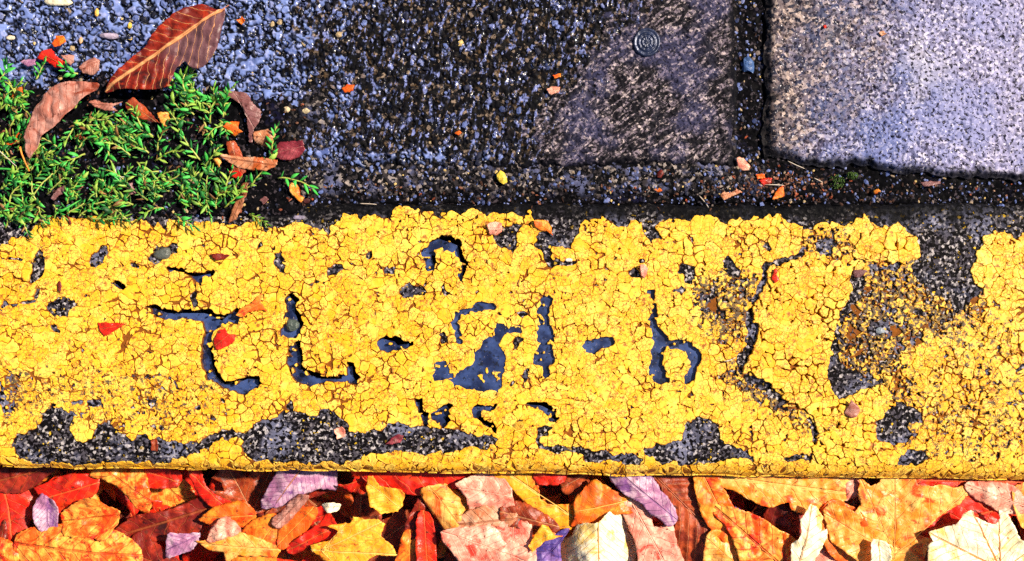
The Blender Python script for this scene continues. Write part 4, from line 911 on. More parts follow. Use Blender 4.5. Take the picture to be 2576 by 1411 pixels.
# ---------------------------------------------------------------- leaves in the gutter
def L_(lb, P, lev, mt, **kw):
    P = np.array(P, float); x = P[:, 0].mean(); pc = P.mean(0); P = pc + (P - pc) * (1.0 if kw.get('axes') or lev >= 10 else 1.22)
    kw.setdefault('rip', 7); kw.setdefault('jag', 1.5); kw.setdefault('crum', 3.2); kw.setdefault('cup', random.choice((-9, -6, 6))); kw.setdefault('bend', random.choice((-8, 5, -5)))
    kw.setdefault('step', 5.5)
    leaf('fallen_leaf', lb, P, -165 + 9 * lev + 40 * np.clip(x / 2575, 0, 1), mt, **kw)
G = [
 ('red leaf at the left end of the gutter', B1(-60,560,150,580,290,700,300,820,250,930,240,1100,150,1130,30,1090,-60,1020), 3, 'red', dict(cup=-14)),
 ('dark red leaf tucked under the left end of the kerb', B1(-60,420,270,385,420,340,560,360,420,480,250,600,120,620,-60,570), 4, 'dred', dict()),
 ('large yellow and red mottled oval leaf at the bottom left', B1(250,1080,450,1005,750,990,1000,1030,1150,1100,1235,1190,1225,1330,900,1430,500,1410,250,1260), 8, 'mott', dict(axis=(B1(240,1150)[0], B1(1240,1250)[0]), cup=-14)),
 ('orange spotted leaf bent like a hook under the kerb', B1(890,500,1000,420,1150,368,1290,385,1370,520,1410,680,1370,800,1290,770,1220,680,1150,600,1050,530,920,512), 7, 'mott', dict(cup=-16)),
 ('red creased leaf left of the hooked spotted leaf', B1(370,600,480,560,620,500,700,480,880,500,900,580,870,650,750,740,640,810,540,820,400,650), 6, 'red', dict()),
 ('orange hollow leaf above the large mottled oval leaf', B1(650,860,720,790,870,700,950,690,1000,760,1090,800,1130,830,1100,930,1030,1030,900,1010,700,1000), 6, 'mott', dict(cup=18)),
 ('crumpled lavender and white leaf at the left', B1(350,780,400,680,460,715,530,730,550,850,530,970,440,1005,370,900), 7, 'lav', dict(rip=9)),
 ('red leaf with straight edge under the kerb', B1(1290,370,1380,355,1480,385,1690,440,1690,550,1640,570,1500,570,1400,550,1360,470), 5, 'red', dict()),
 ('narrow red strip of leaf slanting down from the kerb', B1(1850,430,1940,430,2000,580,2130,680,2260,740,2150,790,2000,730,1900,600), 5, 'red', dict()),
 ('broad dark red leaf in the dark hollow', B1(1200,990,1350,880,1600,830,1800,760,1970,690,1990,800,1900,950,1850,1020,1700,1040,1600,1080,1400,1070,1230,1040), 3, 'dred', dict()),
 ('small pale lavender scrap shaped like a cup at the bottom', B1(1660,1040,1760,1055,1890,1050,1850,1170,1720,1220,1640,1240,1620,1200), 7, 'lav', dict(cup=8, step=5)),
 ('dark red pointed leaf at the bottom edge', B1(1320,1080,1500,1150,1620,1240,1800,1400,1250,1400), 5, 'dred', dict()),
 ('pale pink folded leaf tip', B1(2030,1100,2060,980,2160,900,2270,960,2290,1030,2150,1080), 9, 'pink', dict()),
 ('orange leaf with torn lobes behind the pink folded tip', B1(1960,900,2080,800,2200,760,2330,740,2430,840,2420,960,2250,960,2100,960), 6, 'orange', dict(sharp=True)),
 ('mottled orange leaf cut off by the bottom left corner', B1(-60,1130,80,1140,170,1220,260,1350,200,1420,-60,1420), 7, 'mott', dict()),
 ('cream leaf with long pointed lobes', B1(1950,1120,2100,1110,2300,1040,2480,1100,2640,1180,2600,1250,2300,1230,2200,1300,2180,1210,2070,1200), 8, 'pale', dict(sharp=True)),
 ('brown and lavender leaf with dark veins tucked under the kerb', B2(250,740,330,560,450,390,560,345,700,340,840,430,850,560,840,640,740,610,600,650,480,720,380,750), 7, 'lav', dict(axis=(B2(640,340)[0], B2(330,760)[0]), ribmat='brown', corr=1.5, ribr=2)),
 ('long smooth red leaf along the underside of the kerb', B2(1240,350,1800,345,2600,360,2450,440,2150,560,1950,600,1800,640,1650,630,1500,580,1350,590,1270,480), 6, 'red', dict(axis=(B2(1260,400)[0], B2(2500,440)[0]), rip=3, cup=-8)),
 ('yellow-orange ragged leaf with a small point', B2(1250,590,1270,500,1310,500,1340,560,1380,590,1530,600,1560,640,1540,740,1500,780,1380,800,1290,740), 8, 'yellow', dict(sharp=True)),
 ('small red curled leaf left of the long smooth red one', B2(970,560,1090,540,1100,400,1200,430,1290,490,1250,590,1120,610,1030,590), 5, 'red', dict(cup=14)),
 ('cream scrap lying in the dark hollow', B2(800,770,870,738,945,755,945,800,860,815), 8, 'cream', dict(step=5, rib=False)),
 ('dull pink leaf rolled into a tube', B2(330,880,400,830,470,740,560,680,640,700,560,800,480,900,430,960,360,940), 8, 'pinkbrown', dict(cup=-26)),
 ('big yellow star-shaped leaf at the bottom', B2(670,1150,900,1090,950,1000,850,950,1070,930,1090,870,1200,900,1330,900,1400,950,1360,1060,1460,1150,1520,1250,1300,1250,1200,1310,1050,1360,800,1290,680,1200), 10, 'yellow', dict(sharp=True, axes=[(B2(780,1200)[0], q) for q in B2(1380,920,1500,1240,1080,880,960,1350)])),
 ('orange and red broad leaf at the bottom', B2(100,970,250,900,330,890,400,960,400,1080,330,1190,300,1340,100,1400,-60,1300,0,1100), 7, 'orange', dict()),
 ('orange leaf right of the orange and red broad one', B2(400,970,470,900,560,820,700,800,710,870,620,1000,500,1110,400,1140), 7, 'orange', dict()),
 ('red folded leaf above the big yellow star-shaped leaf', B2(490,1150,620,1050,750,960,830,890,950,1060,900,1080,700,1130,600,1200,520,1210), 8, 'red', dict(cup=-18)),
 ('cream and orange folded leaf leaning to the right', B2(1790,640,1960,600,2050,640,2200,780,2190,900,2130,1040,2030,1040,1930,900,1850,800), 7, 'pale', dict(cup=-16, ribmat='orange')),
 ('pale pink flat leaf with a straight torn edge', B2(2130,560,2250,500,2430,440,2480,470,2580,600,2600,740,2400,780,2240,800,2220,680), 8, 'pink', dict(sharp=True, rip=3)),
 ('red upright pointed leaf', B2(1730,900,1800,870,1860,950,1880,1150,1870,1330,1750,1330,1720,1150), 7, 'red', dict(cup=16)),
 ('dark red leaf beside the upright pointed one', B2(1630,900,1750,700,1770,900,1720,1100,1620,1010), 5, 'dred', dict()),
 ('orange leaf at the foot of the upright pointed one', B2(1540,1240,1600,1050,1700,1100,1760,1330,1740,1420,1500,1420), 6, 'orange', dict()),
 ('cream and pink broad leaf with violet streaks', B2(2030,1040,2300,1000,2576,980,2720,1020,2790,1250,2700,1420,2300,1420,2150,1250), 9, 'pink', dict(ribr=2, axis=(B2(2100,1060)[0], B2(2720,1280)[0]))),
 ('orange-pink leaf with close parallel veins', B2(2180,880,2400,780,2576,760,2750,860,2780,960,2576,985,2200,1045), 8, 'tan', dict(corr=2.5, nv=12)),
 ('lavender fabric-like broad leaf hanging over from the kerb', B3(990,395,1180,390,1330,420,1450,540,1490,620,1560,680,1640,820,1650,920,1560,970,1480,900,1380,840,1300,740,1170,680,1060,590,1000,500), 10, 'lav', dict(cup=-14, rip=5, rib=False)),
 ('cream rounded leaf with brown veins at the bottom', B3(510,1400,530,1180,620,1100,700,960,880,920,1000,835,1090,850,1150,920,1200,1030,1250,1150,1285,1400), 11, 'cream', dict(axis=(B3(882,900)[0], B3(890,1420)[0]), ribmat='orange', corr=1.5, nv=4, cup=-10)),
 ('red and orange leaf above the cream rounded leaf', B3(700,740,780,630,860,560,940,600,1100,690,1220,750,1180,830,1080,830,980,850,880,920,690,945,700,860), 9, 'orange', dict(ribmat='pale')),
 ('yellow leaf with broad lobes under the middle of the kerb', B3(-80,410,330,405,300,520,330,700,400,740,560,740,700,700,710,860,600,945,440,945,330,830,200,720,80,600,-80,540), 7, 'yellow', dict(sharp=True, rip=4)),
 ('small red leaf tucked between yellow lobe and kerb', B3(330,405,550,405,550,500,450,545,300,530), 8, 'red', dict()),
 ('red-brown finely veined leaf in the hollow', B3(560,440,740,430,780,560,700,640,560,620), 6, 'brown', dict()),
 ('orange-red veined leaf left of the cream rounded leaf', B3(0,770,150,760,330,840,450,940,430,1000,200,960,0,960), 8, 'brown', dict(corr=1.5)),
 ('pink leaf below the lavender fabric-like one', B3(1150,800,1300,740,1400,850,1420,980,1560,960,1600,1100,1680,1400,1350,1400,1270,1120,1200,950), 8, 'pink', dict(ribr=2)),
 ('large red-brown leaf with a dark diagonal midrib', B3(1400,410,1600,395,1800,390,1900,420,1880,600,1920,800,1980,900,2010,1050,1990,1400,1680,1400,1600,1080,1650,900,1560,680,1490,560), 7, 'brown', dict(axis=(B3(1440,480)[0], B3(2150,1180)[0]), corr=2.5, nv=9, ribr=2.6, ribmat='dred')),
 ('orange leaf right of the large red-brown one', B3(1880,400,2000,430,2060,560,2180,800,2240,900,2265,1115,2100,1065,1960,920,1890,780,1850,560), 8, 'orange', dict(corr=1.5)),
 ('deep violet scrap between orange leaves', B3(2210,830,2310,870,2345,1000,2335,1095,2240,1085), 7, 'violet', dict(step=5, rib=False)),
 ('violet leaf beside the cream rounded leaf', B3(170,1290,330,1150,470,1060,570,1030,500,1150,480,1400,170,1400), 9, 'violet', dict(cup=-8)),
 ('pink and violet leaf at the bottom middle', B3(-60,970,150,960,220,1000,215,1200,190,1400,-60,1400), 9, 'pink', dict()),
 ('pale yellow torn scrap above the violet leaf', B3(210,1150,260,1060,340,935,400,960,460,1040,540,1050,380,1100,240,1210), 10, 'yellow', dict(sharp=True, step=5)),
 ('orange leaf in the row below the large red-brown one', B3(1980,1060,2150,1050,2260,1110,2330,1250,2350,1400,1980,1400), 8, 'pale', dict()),
 ('large pale orange leaf along the kerb at the right', B4(-450,420,100,420,770,430,830,600,830,650,760,720,640,780,620,840,560,780,470,820,330,780,300,720,150,760,0,700,-150,620,-350,580), 8, 'pale', dict(axis=(B4(-420,480)[0], B4(820,640)[0]), rip=4)),
 ('orange striped leaf sloping to the bottom', B4(-400,830,-250,820,0,900,150,1000,300,1100,340,1400,-120,1400,-170,1200,-250,1000), 9, 'mott', dict(corr=2, nv=9)),
 ('white-cream leaf with finger-shaped lobes', B4(340,1400,330,1150,420,1060,420,900,480,820,530,750,580,780,640,870,625,1020,690,1000,690,1080,620,1200,520,1400), 12, 'cream', dict(sharp=True, step=5, axis=(B4(400,1400)[0], B4(540,750)[0]))),
 ('dark red leaf in the gap beside the white-cream fingers', B4(120,880,300,720,460,800,500,900,440,1160,320,1150,180,990), 6, 'dred', dict()),
 ('big pale yellow five-pointed leaf at the bottom right', B4(1610,1420,1640,1150,1690,1100,1650,1020,1800,970,1900,940,1990,830,2050,790,2090,860,2200,920,2290,940,2340,880,2310,790,2400,830,2480,960,2520,1080,2650,1150,2750,1420), 12, 'cream', dict(sharp=True, axes=[(B4(2350,1380)[0], q) for q in B4(2050,795,2315,800,1660,1030,2700,1160)], rip=6, ribmat='orange', ribr=1.2)),
 ('big orange many-lobed leaf at the right', B4(1000,500,1110,580,1190,540,1230,450,1520,455,1550,560,1640,570,1800,560,1900,590,2060,560,2100,600,1950,750,1750,870,1550,1040,1700,1090,1650,1150,1600,1400,1100,1400,900,1250,700,1100,680,1000,650,880,640,800,720,740,850,770,930,820,1000,760,980,640), 9, 'pale', dict(sharp=True, axes=[(B4(1330,1250)[0], q) for q in B4(1330,460,2070,570,690,870,1010,520)], rip=7)),
 ('small cream four-sided leaf piece at the bottom right', B4(1100,1120,1150,1090,1270,1140,1260,1400,1100,1400), 12, 'cream', dict(step=5, ribmat='orange', rip=2)),
 ('red leaf below the right end of the kerb', B4(1540,440,2050,450,2400,455,2660,470,2660,600,2300,580,1900,600,1600,580), 7, 'red', dict(rip=4)),
 ('pink and red leaf with pale veins at the right edge', B4(2080,570,2300,560,2470,600,2580,740,2540,810,2400,820,2250,750,2100,660), 9, 'pink', dict()),
 ('bright red leaf between the orange and the pale yellow ones', B4(1500,1040,1750,860,1950,740,2060,640,2150,740,2340,800,2340,950,2150,980,1800,1060,1600,1100), 8, 'red', dict(rip=4)),
 ('pink-red crumpled scrap beside the large pale orange leaf', B4(820,540,900,480,990,480,1000,640,900,690,840,690), 7, 'pink', dict(step=5)),
 ('pink leaf piece at the bottom between cream and orange', B4(510,1400,620,1210,700,1190,900,1330,900,1420), 8, 'pink', dict()),
 ('orange leaf under the white-cream fingers', B4(640,870,760,760,930,830,1000,900,1080,1150,980,1280,760,1230,650,1050), 8, 'orange', dict()),
 ('pale orange leaf cut off by the right edge', B4(2480,640,2700,600,2750,900,2600,960,2520,860), 8, 'pale', dict()),
]
for lb, P, lev, mt, kw in G: L_(lb, P, lev, mt, **kw)
# --- leaves further down in the heap and beyond the frame: shaped on three kinds of tree
MAPLE = [(0, 0), (.10, -.05), (.25, -.07), (.44, -.01), (.34, .10), (.31, .18), (.41, .21), (.52, .33), (.64, .52), (.49, .50), (.40, .52), (.39, .63), (.28, .56), (.19, .49), (.16, .60), (.24, .75), (.14, .76), (.09, .87), (0, 1.03)]
MAPLE = MAPLE + [(-x, y) for x, y in MAPLE[-2:0:-1]]
MAXES = [((0, .02), t) for t in ((0, 1.0), (.6, .50), (-.6, .50), (.42, 0), (-.42, 0))]
def ell(w, s): return [(w * math.sin(math.pi * t ** s) ** .85 * sg, t) for sg, ts in ((1, np.linspace(0, 1, 10)), (-1, np.linspace(.9, .1, 9))) for t in ts]
def place(pts, x, y, rot, size):
    c, s_ = math.cos(rot), math.sin(rot)
    return [(x + size * (px * c - (py - .5) * s_), y + size * (px * s_ + (py - .5) * c)) for px, py in pts]
def shortl(t):
    w = t.split()
    for k, q in enumerate(w):
        if q in ('leaf', 'scrap', 'strip', 'tip', 'one'): return ' '.join(w[:k + 1])
    return ' '.join(w[:7])
rl = random.Random(12)
FILL = [('dred', 5), ('red', 4), ('brown', 5), ('orange', 3), ('mott', 2), ('pinkbrown', 2), ('pale', 2), ('lav', 1)]
fm = [m_ for m_, n_ in FILL for _ in range(n_)]
nm_ = dict(dred='dark red', red='red', brown='red-brown', orange='orange', mott='mottled orange', pinkbrown='pink-brown', pale='pale orange', lav='lavender')
for i in range(215):
    x = rl.uniform(-420, 3000); y = rl.uniform(1190, 1640) if rl.random() < .75 else rl.uniform(1180, 1300)
    inframe = -60 < x < 2640 and y < 1440
    lev = (rl.uniform(-14, 0) if x < 1250 else rl.uniform(-8, 4)) if inframe else rl.uniform(-14, 9)
    mt = rl.choice((fm[:18] if x < 1250 else fm[4:12] + fm[14:18]) if inframe else fm); rot = rl.uniform(0, 6.28); size = rl.uniform(150, 260)
    kind = rl.random()
    dk = 'dark gaps of the heap' if inframe else 'heap beyond the picture'
    kw = dict(group='leaves deep in the gutter heap', crum=3.5, step=9., rip=rl.uniform(5, 12), cup=rl.uniform(-16, 16), bend=rl.uniform(-16, 12), tilt=(rl.uniform(-.25, .25), rl.uniform(-.25, .25)))
    near = min(G, key=lambda g_: (np.array(g_[1])[:, 0].mean() - x) ** 2 + (np.array(g_[1])[:, 1].mean() - y) ** 2)[0]
    sh = 'lobed' if kind < .45 else 'oval'
    lb = f'{nm_[mt]} {sh} leaf buried under the ' + shortl(near) if inframe else f'{nm_[mt]} {sh} leaf in the gutter ' + ('past the left edge' if x < -60 else 'past the right edge' if x > 2640 else 'nearer than the bottom edge')
    if kind < .45: leaf('fallen_leaf', lb, place(MAPLE, x, y, rot, size), -165 + 9 * lev, mt, sharp=True, axes=[(place([a], x, y, rot, size)[0], place([b], x, y, rot, size)[0]) for a, b in MAXES], **kw)
    else: leaf('fallen_leaf', lb, place(ell(rl.uniform(.22, .33), rl.uniform(.8, 1.1)), x, y, rot, size), -165 + 9 * lev, mt, axis=(place([(0, 0)], x, y, rot, size)[0], place([(0, 1)], x, y, rot, size)[0]), corr=rl.choice((0, 1.5, 2.5)), nv=9, petiole=.12, **kw)
print('leaves', NLEAF[0])
# ---------------------------------------------------------------- low green weeds on the soil at the left
def mat_green(name, a, b, cdark):
    s = NM(name)
    rn = s.n('ShaderNodeObjectInfo').outputs['Random']
    c = s.mix(rn, a, b)
    c = s.mix(s.step(s.noise(90, 3), .52, .72), c, cdark)
    c = s.mix(s.math('MULTIPLY', s.step(s.noise(700, 2), .60, .72), .5), c, (.30, .42, .06))
    return s.out(c, .55, s.bump(s.noise(500), .0006, .5), .45)
MG = [mat_green('weed_leaf_green', (.022, .30, .03), (.07, .52, .08), (.008, .10, .014)), mat_green('weed_leaf_yellow_green', (.14, .36, .03), (.32, .48, .07), (.03, .14, .015)), mat_green('weed_leaf_deep_green', (.005, .09, .012), (.015, .18, .03), (.003, .03, .007)), mat_green('dead_weed_leaf', (.16, .07, .02), (.34, .16, .05), (.05, .02, .008))]
MST = mat_green('weed_stem', (.30, .36, .05), (.46, .46, .12), (.08, .14, .02))
def weed_leaf(w, arch, fold):
    V, F = [], []
    n = 6
    for i in range(n + 1):
        t = i / n; hw = w * math.sin(math.pi * (t * .92 + .06)) ** .8; z = arch * math.sin(math.pi * t) ; 
        V += [(t, -hw, z + fold * hw), (t, 0, z - .01), (t, hw, z + fold * hw), (t, 0, z - .045)]
    for i in range(n):
        a = i * 4; b = a + 4
        F += [(a, b, b + 1, a + 1), (a + 1, b + 1, b + 2, a + 2), (a + 2, b + 2, b + 3, a + 3), (a + 3, b + 3, b, a)]
    m = bpy.data.meshes.new('leaf'); m.from_pydata(V, [], F); m.polygons.foreach_set('use_smooth', [True] * len(F)); m.update()
    return m
WL = []
for mt in MG:
    for w, ar, fo in ((.15, .16, .5), (.13, .05, .3), (.17, .24, .7), (.115, -.05, .4)):
        m = weed_leaf(w, ar, fo); m.materials.append(mt); WL.append(m)
rw = random.Random(5)
def sprig(x, y, ang, length, nleaf, z, label, group, ll=(12, 31), tone=None, lift=.25):
    root = empty('weed_sprig', W(x, y, z * K))
    tag(root, label, 'weed', group)
    pts = []; a = ang; px = py = 0.; pz = 0.
    n = 9
    for i in range(n):
        pts.append((px, py, pz)); a += rw.uniform(-.28, .28)
        px += math.cos(a) * length / n; py += math.sin(a) * length / n; pz += lift * length / n * (1 - i / n) * 1.2
    tv, tf = tube([(p[0] * K, -p[1] * K, p[2] * K) for p in pts], [K * (2.5 - 1.1 * i / n) for i in range(n)], 4)
    pymesh('stem', tv, tf, MST, root, True)
    for k in range(nleaf):
        t = (k + .7) / nleaf * (n - 1); i = min(int(t), n - 2); f = t - i
        p = [pts[i][q] * (1 - f) + pts[i + 1][q] * f for q in range(3)]
        d = math.atan2(pts[i + 1][1] - pts[i][1], pts[i + 1][0] - pts[i][0])
        tip = k >= nleaf - 2
        la = d + (rw.choice((-1, 1)) if False else (1 if k % 2 else -1)) * rw.uniform(.45, 1.05) * (.35 if tip else 1)
        s_ = rw.uniform(*ll) * (.8 if tip else 1)
        tn = tone if tone is not None else (1 if rw.random() < .36 else (2 if rw.random() < .38 else (3 if rw.random() < .14 else 0)))
        o = bpy.data.objects.new('leaf', WL[tn * 4 + rw.randrange(4)]); link(o, root)
        o.location = (p[0] * K, -p[1] * K, p[2] * K); o.rotation_euler = (rw.uniform(-.5, .5), -rw.uniform(.0, .75), -la)
        o.scale = (s_ * K, s_ * K * rw.uniform(.85, 1.15), s_ * K)
    return root
REG = Z1(0,450,90,470,130,600,130,800,210,880,300,740,430,690,560,640,700,690,800,740,930,770,1000,660,1040,520,1130,450,1200,530,1370,610,1370,700,1300,800,1280,900,1250,950,1330,1000,1350,1220,1270,1270,1000,1270,700,1290,450,1280,350,1230,250,1250,220,1330,50,1380,0,1380)
LAB = 'small-leaved bright green weed sprig in the tangled mat'
MARK = [((560, 240), 'under the tall bright sprig'), ((40, 300), 'at the left edge beside the crescent leaf'), ((60, 420), 'below the stalk of the crescent leaf'), ((50, 540), 'overhanging the paint at the left edge'), ((170, 360), 'right of the crescent leaf tip'), ((240, 320), 'in the thick mat near the crescent leaf'),
        ((330, 320), 'below the twisted red-brown leaf'), ((420, 400), 'left of the grey-brown stub'), ((200, 500), 'beside the dark brown crumpled leaf'), ((320, 530), 'at the paint edge below the grey-brown stub'), ((460, 520), 'at the paint left of the leaf strip'), ((470, 420), 'beside the pink-brown rounded stone'), ((530, 340), 'left of the long tan leaf piece'), ((480, 290), 'beside the orange scrap'), ((550, 460), 'left of the narrow leaf strip')]
def lab(x, y, ang):
    m_ = min(MARK, key=lambda q: (q[0][0] - x) ** 2 + (q[0][1] - y) ** 2)[1]
    d = ['right', 'down', 'left', 'up'][int(((ang + math.pi / 4) % (2 * math.pi)) // (math.pi / 2))]
    return f'green weed sprig leaning {d}, ' + m_
cnt = 0; tries = 0; placed = []
while cnt < 150 and tries < 4000:
    tries += 1
    x = rw.uniform(0, 590); y = rw.uniform(190, 575)
    if not inpoly(np.array([x]), np.array([y]), REG)[0]: continue
    if any((x - a) ** 2 + (y - b) ** 2 < 17 ** 2 for a, b in placed): continue
    hole = fbm(np.array([x]), np.array([y]), 70, 905)[0]
    if hole < .48 and rw.random() < .9: continue
    placed.append((x, y)); cnt += 1
    ang = rw.gauss(-.35, 1.2) if x < 300 else rw.gauss(-1.3, 1.3)
    sprig(x, y, ang, rw.uniform(50, 95), rw.randint(8, 12), 8 + rw.uniform(0, 16) * (1 if y < 520 else .5), lab(x, y, ang), 'weed sprigs in the green mat')
print('sprigs', cnt)
SP = [
 (1440, 1120, -.35, 150, 13, 10, 'weed sprig reaching right along the joint from the mat', (20, 34)), (1640, 1050, -.25, 110, 8, 12, 'weed sprig at the right tip beside an orange scrap', (22, 36)), (1600, 900, -1.0, 75, 8, 18, 'small upright weed sprig beside the maroon leaf', (18, 26)),
 (1470, 1260, .35, 62, 9, 8, 'small pale weed sprig touching the yellow paint', (14, 22)), (240, 480, -1.1, 58, 8, 26, 'weed sprig above the crescent leaf by the deep red leaf', (18, 26)), (480, 445, -2.9, 46, 8, 22, 'short weed sprig just above the crescent leaf', (18, 26)),
 (1110, 640, -1.5, 92, 10, 30, 'tall bright weed sprig below the large red-brown leaf', (24, 38)), (10, 520, -1.2, 70, 9, 26, 'weed sprig at the left edge beside an orange scrap', (22, 34)), (1330, 700, -1.2, 66, 9, 28, 'bright weed sprig with broad leaves beside the mauve leaf', (22, 34)), (470, 650, -.8, 40, 5, 30, 'short weed sprig at the hollow of the crescent leaf', (20, 28)),
]
for x, y, a, ln, n, z, lb, ll in SP:
    p = Z1(x, y)[0]; sprig(p[0], p[1], a, ln, n, z, lb, None, ll, tone=None if n > 9 else (1 if 'pale' in lb else 0), lift=.18)
# crumbled leaf in the joints, too fine to count
s = NM('crumbled_leaf'); tn_ = s.attr('tone')
MCL = s.out(s.mix(s.step(s.noise(700, 2), .4, .65), s.ramp(tn_, [(0, (.02, .010, .008)), (.5, (.09, .04, .025)), (.8, (.20, .09, .06)), (.93, (.36, .06, .02)), (1, (.42, .26, .18))]), (.02, .008, .006)), .7, None, .1)
VV, FF, TT = [], [], []; off = 0
for k in range(620):
    q = rw.random()
    if q < .35: x, y = rw.gauss(1960, 90), rw.gauss(462, 22)
    elif q < .6: x, y = rw.uniform(760, 2600), rw.gauss(478, 22)
    elif q < .62: x, y = rw.uniform(1855, 1925), rw.uniform(0, 430)
    else: x, y = rw.uniform(0, 780), rw.uniform(190, 560)
    if y > 530 and x > 640: continue
    zz = max(float(soilz(np.array([x]), np.array([y]))[0][0]), -1 if y > 505 else -99) + 1.5
    v = ico[k % 6] * (rw.uniform(2, 7), rw.uniform(1.5, 4), .9); a = rw.uniform(0, 6.28); c, sn = math.cos(a), math.sin(a)
    v = np.c_[v[:, 0] * c - v[:, 1] * sn, v[:, 0] * sn + v[:, 1] * c, v[:, 2] + v[:, 0] * rw.uniform(-.3, .3)]
    VV.append(v * K + np.array(W(x, y, zz * K))); FF += [tuple(i + off for i in t) for t in icf]; TT.append(np.full(len(v), rw.random())); off += len(v)
o = pymesh('leaf_crumbs', np.vstack(VV), FF, MCL); fattr(o.data, 'tone', np.concatenate(TT)); tag(o, 'crumbled brown and red leaf bits in the joints and weeds', 'leaf crumbs', kind='stuff')
# blades of grass
for k, (a, b, w) in enumerate(((Z1(0,1000,70,1000,180,1010), 2.2, 0), (Z1(85,1068,200,1085,310,1115), 2.2, 0), (Z1(360,1265,430,1220,490,1175), 2.4, 0))):
    pts = [((x - a[0][0]) * K, (a[0][1] - y) * K, (10 - 4 * i) * K) for i, (x, y) in enumerate(crom(a + a[::-1], 3)[:7])]
    V, F = tube(pts, [K * b * q for q in (1, 1.3, 1.4, 1.3, 1.1, .8, .3)], 4)
    r = empty('grass_blade', W(a[0][0], a[0][1], 26 * K)); tag(r, ['grass blade at the left edge of the weeds', 'bright grass blade below the crescent leaf stalk', 'grass blade leaning onto the yellow paint'][k], 'grass')
    pymesh('blade', V, F, MG[0], r, True)
# undergrowth: tiny leaves in the mat that cannot be told apart
VV, FF = [], []; off = 0
base = np.array([v.co[:] for v in WL[8].vertices]); bf = [tuple(p.vertices) for p in WL[8].polygons]
for k in range(450):
    x = rw.uniform(0, 600); y = rw.uniform(190, 580)
    if not inpoly(np.array([x]), np.array([y]), REG)[0]: continue
    s_ = rw.uniform(9, 19); a = rw.uniform(0, 6.28); e = rw.uniform(-.2, .9); c, sn = math.cos(a), math.sin(a)
    v = base * s_; v = np.c_[v[:, 0] * math.cos(e) - v[:, 2] * math.sin(e), v[:, 1], v[:, 0] * math.sin(e) + v[:, 2] * math.cos(e)]
    v = np.c_[v[:, 0] * c - v[:, 1] * sn, v[:, 0] * sn + v[:, 1] * c, v[:, 2]]
    VV.append(v * K + np.array(W(x, y, rw.uniform(4, 14) * K))); FF += [tuple(q + off for q in f) for f in bf]; off += len(v)
o = pymesh('undergrowth', np.vstack(VV), FF, MG[2], None, True); tag(o, 'tiny dark green leaves under the weed sprigs', 'undergrowth', kind='stuff')
# moss cushion in the joint
def mat_moss():
    s = NM('moss'); c = s.mix(s.noise(500, 3), (.010, .035, .008), (.09, .16, .03)); return s.out(c, .8, s.bump(s.noise(900), .001, .8), .2)
MM = mat_moss()
for (cx_, cy_, rx_, ry_, lb) in ((*Z3(915, 1065)[0], 20, 19, 'dark green moss cushion in the joint'), (*Z3(1005, 1030)[0], 16, 9, 'pale green moss tuft beside the moss cushion')):
    VV, FF = [], []; off = 0
    for k in range(150):
        r_ = math.sqrt(rw.random()); a = rw.uniform(0, 6.28); x = cx_ + rx_ * r_ * math.cos(a); y = cy_ + ry_ * r_ * math.sin(a)
        v = ico[k % 6] * (1.3, 1.3, 2.4) * rw.uniform(.7, 1.5)
        VV.append(v * K + np.array(W(x, y, (-14 + 12 * (1 - r_ * r_)) * K))); FF += [tuple(q + off for q in f) for f in icf]; off += len(v)
    o = pymesh('moss_cushion', np.vstack(VV), FF, MM, None, True); tag(o, lb, 'moss')
# ---------------------------------------------------------------- stones, straws, the ringed stud
def solid(name, rgb, rough=.4, var=.4):
    s = NM(name); d = tuple(q * .35 for q in rgb)
    return s.out(s.mix(s.step(s.noise(380, 4), .42, .68), rgb, s.mix(.7, rgb, d)), rough, s.bump(s.noise(420, 4), .0012, .8), .3)
STONES = [('cream oval stone at the top edge of the wet slab', Z1(345, 12)[0], 37, 11, (.80, .70, .50), 4), ('small yellow-orange stone near the top of the wet slab', Z1(575, 75)[0], 5, 11, (.80, .42, .08), 6), ('small yellow stone left of the large red-brown leaf', Z1(770, 155)[0], 6, 9, (.85, .58, .10), 6),
 ('small cream stone at the left edge of the wet slab', Z1(70, 225)[0], 11, 7, (.70, .56, .42), 6), ('small tan stone above the pink-brown scrap', Z1(482, 238)[0], 5, 9, (.60, .36, .20), 6), ('bright yellow pebble in the crumbled edge of the slab', Z2(940, 1045)[0], 11, 18, (.78, .56, .06), 4),
 ('pink-brown rounded stone in the weeds', Z1(1125, 1082)[0], 24, 15, (.26, .12, .10), 20), ('small pale mauve pebble between weeds and paint', Z1(1755, 1280)[0], 15, 6, (.28, .24, .34), 2), ('blue-grey stone wedged in the joint between slabs', Z3(392, 372)[0], 17, 22, (.06, .12, .30), -14),
 ('grey angular stone in the left paint hole', Z4(862, 285)[0], 24, 15, (.10, .11, .10), 1), ('dark grey stone in the upright stroke', Z4(1545, 665)[0], 15, 16, (.07, .09, .08), -6), ('pale pebble at the blue end of the wet slab', Z1(1690, 648)[0], 8, 8, (.55, .42, .26), 5),
 ('tan pebble on the wet slab right of the weeds', Z1(1800, 655)[0], 9, 7, (.58, .46, .28), 5), ('white seed-like pebble in the square bare patch', Z5(1205, 316)[0], 10, 6, (.75, .68, .64), 4), ('pale mauve stone on the wet slab', Z1(650, 215)[0], 26, 8, (.42, .34, .46), 4), ('bluish-white stone in the worn paint', Z6(1045, 690)[0], 13, 13, (.26, .30, .36), -4)]
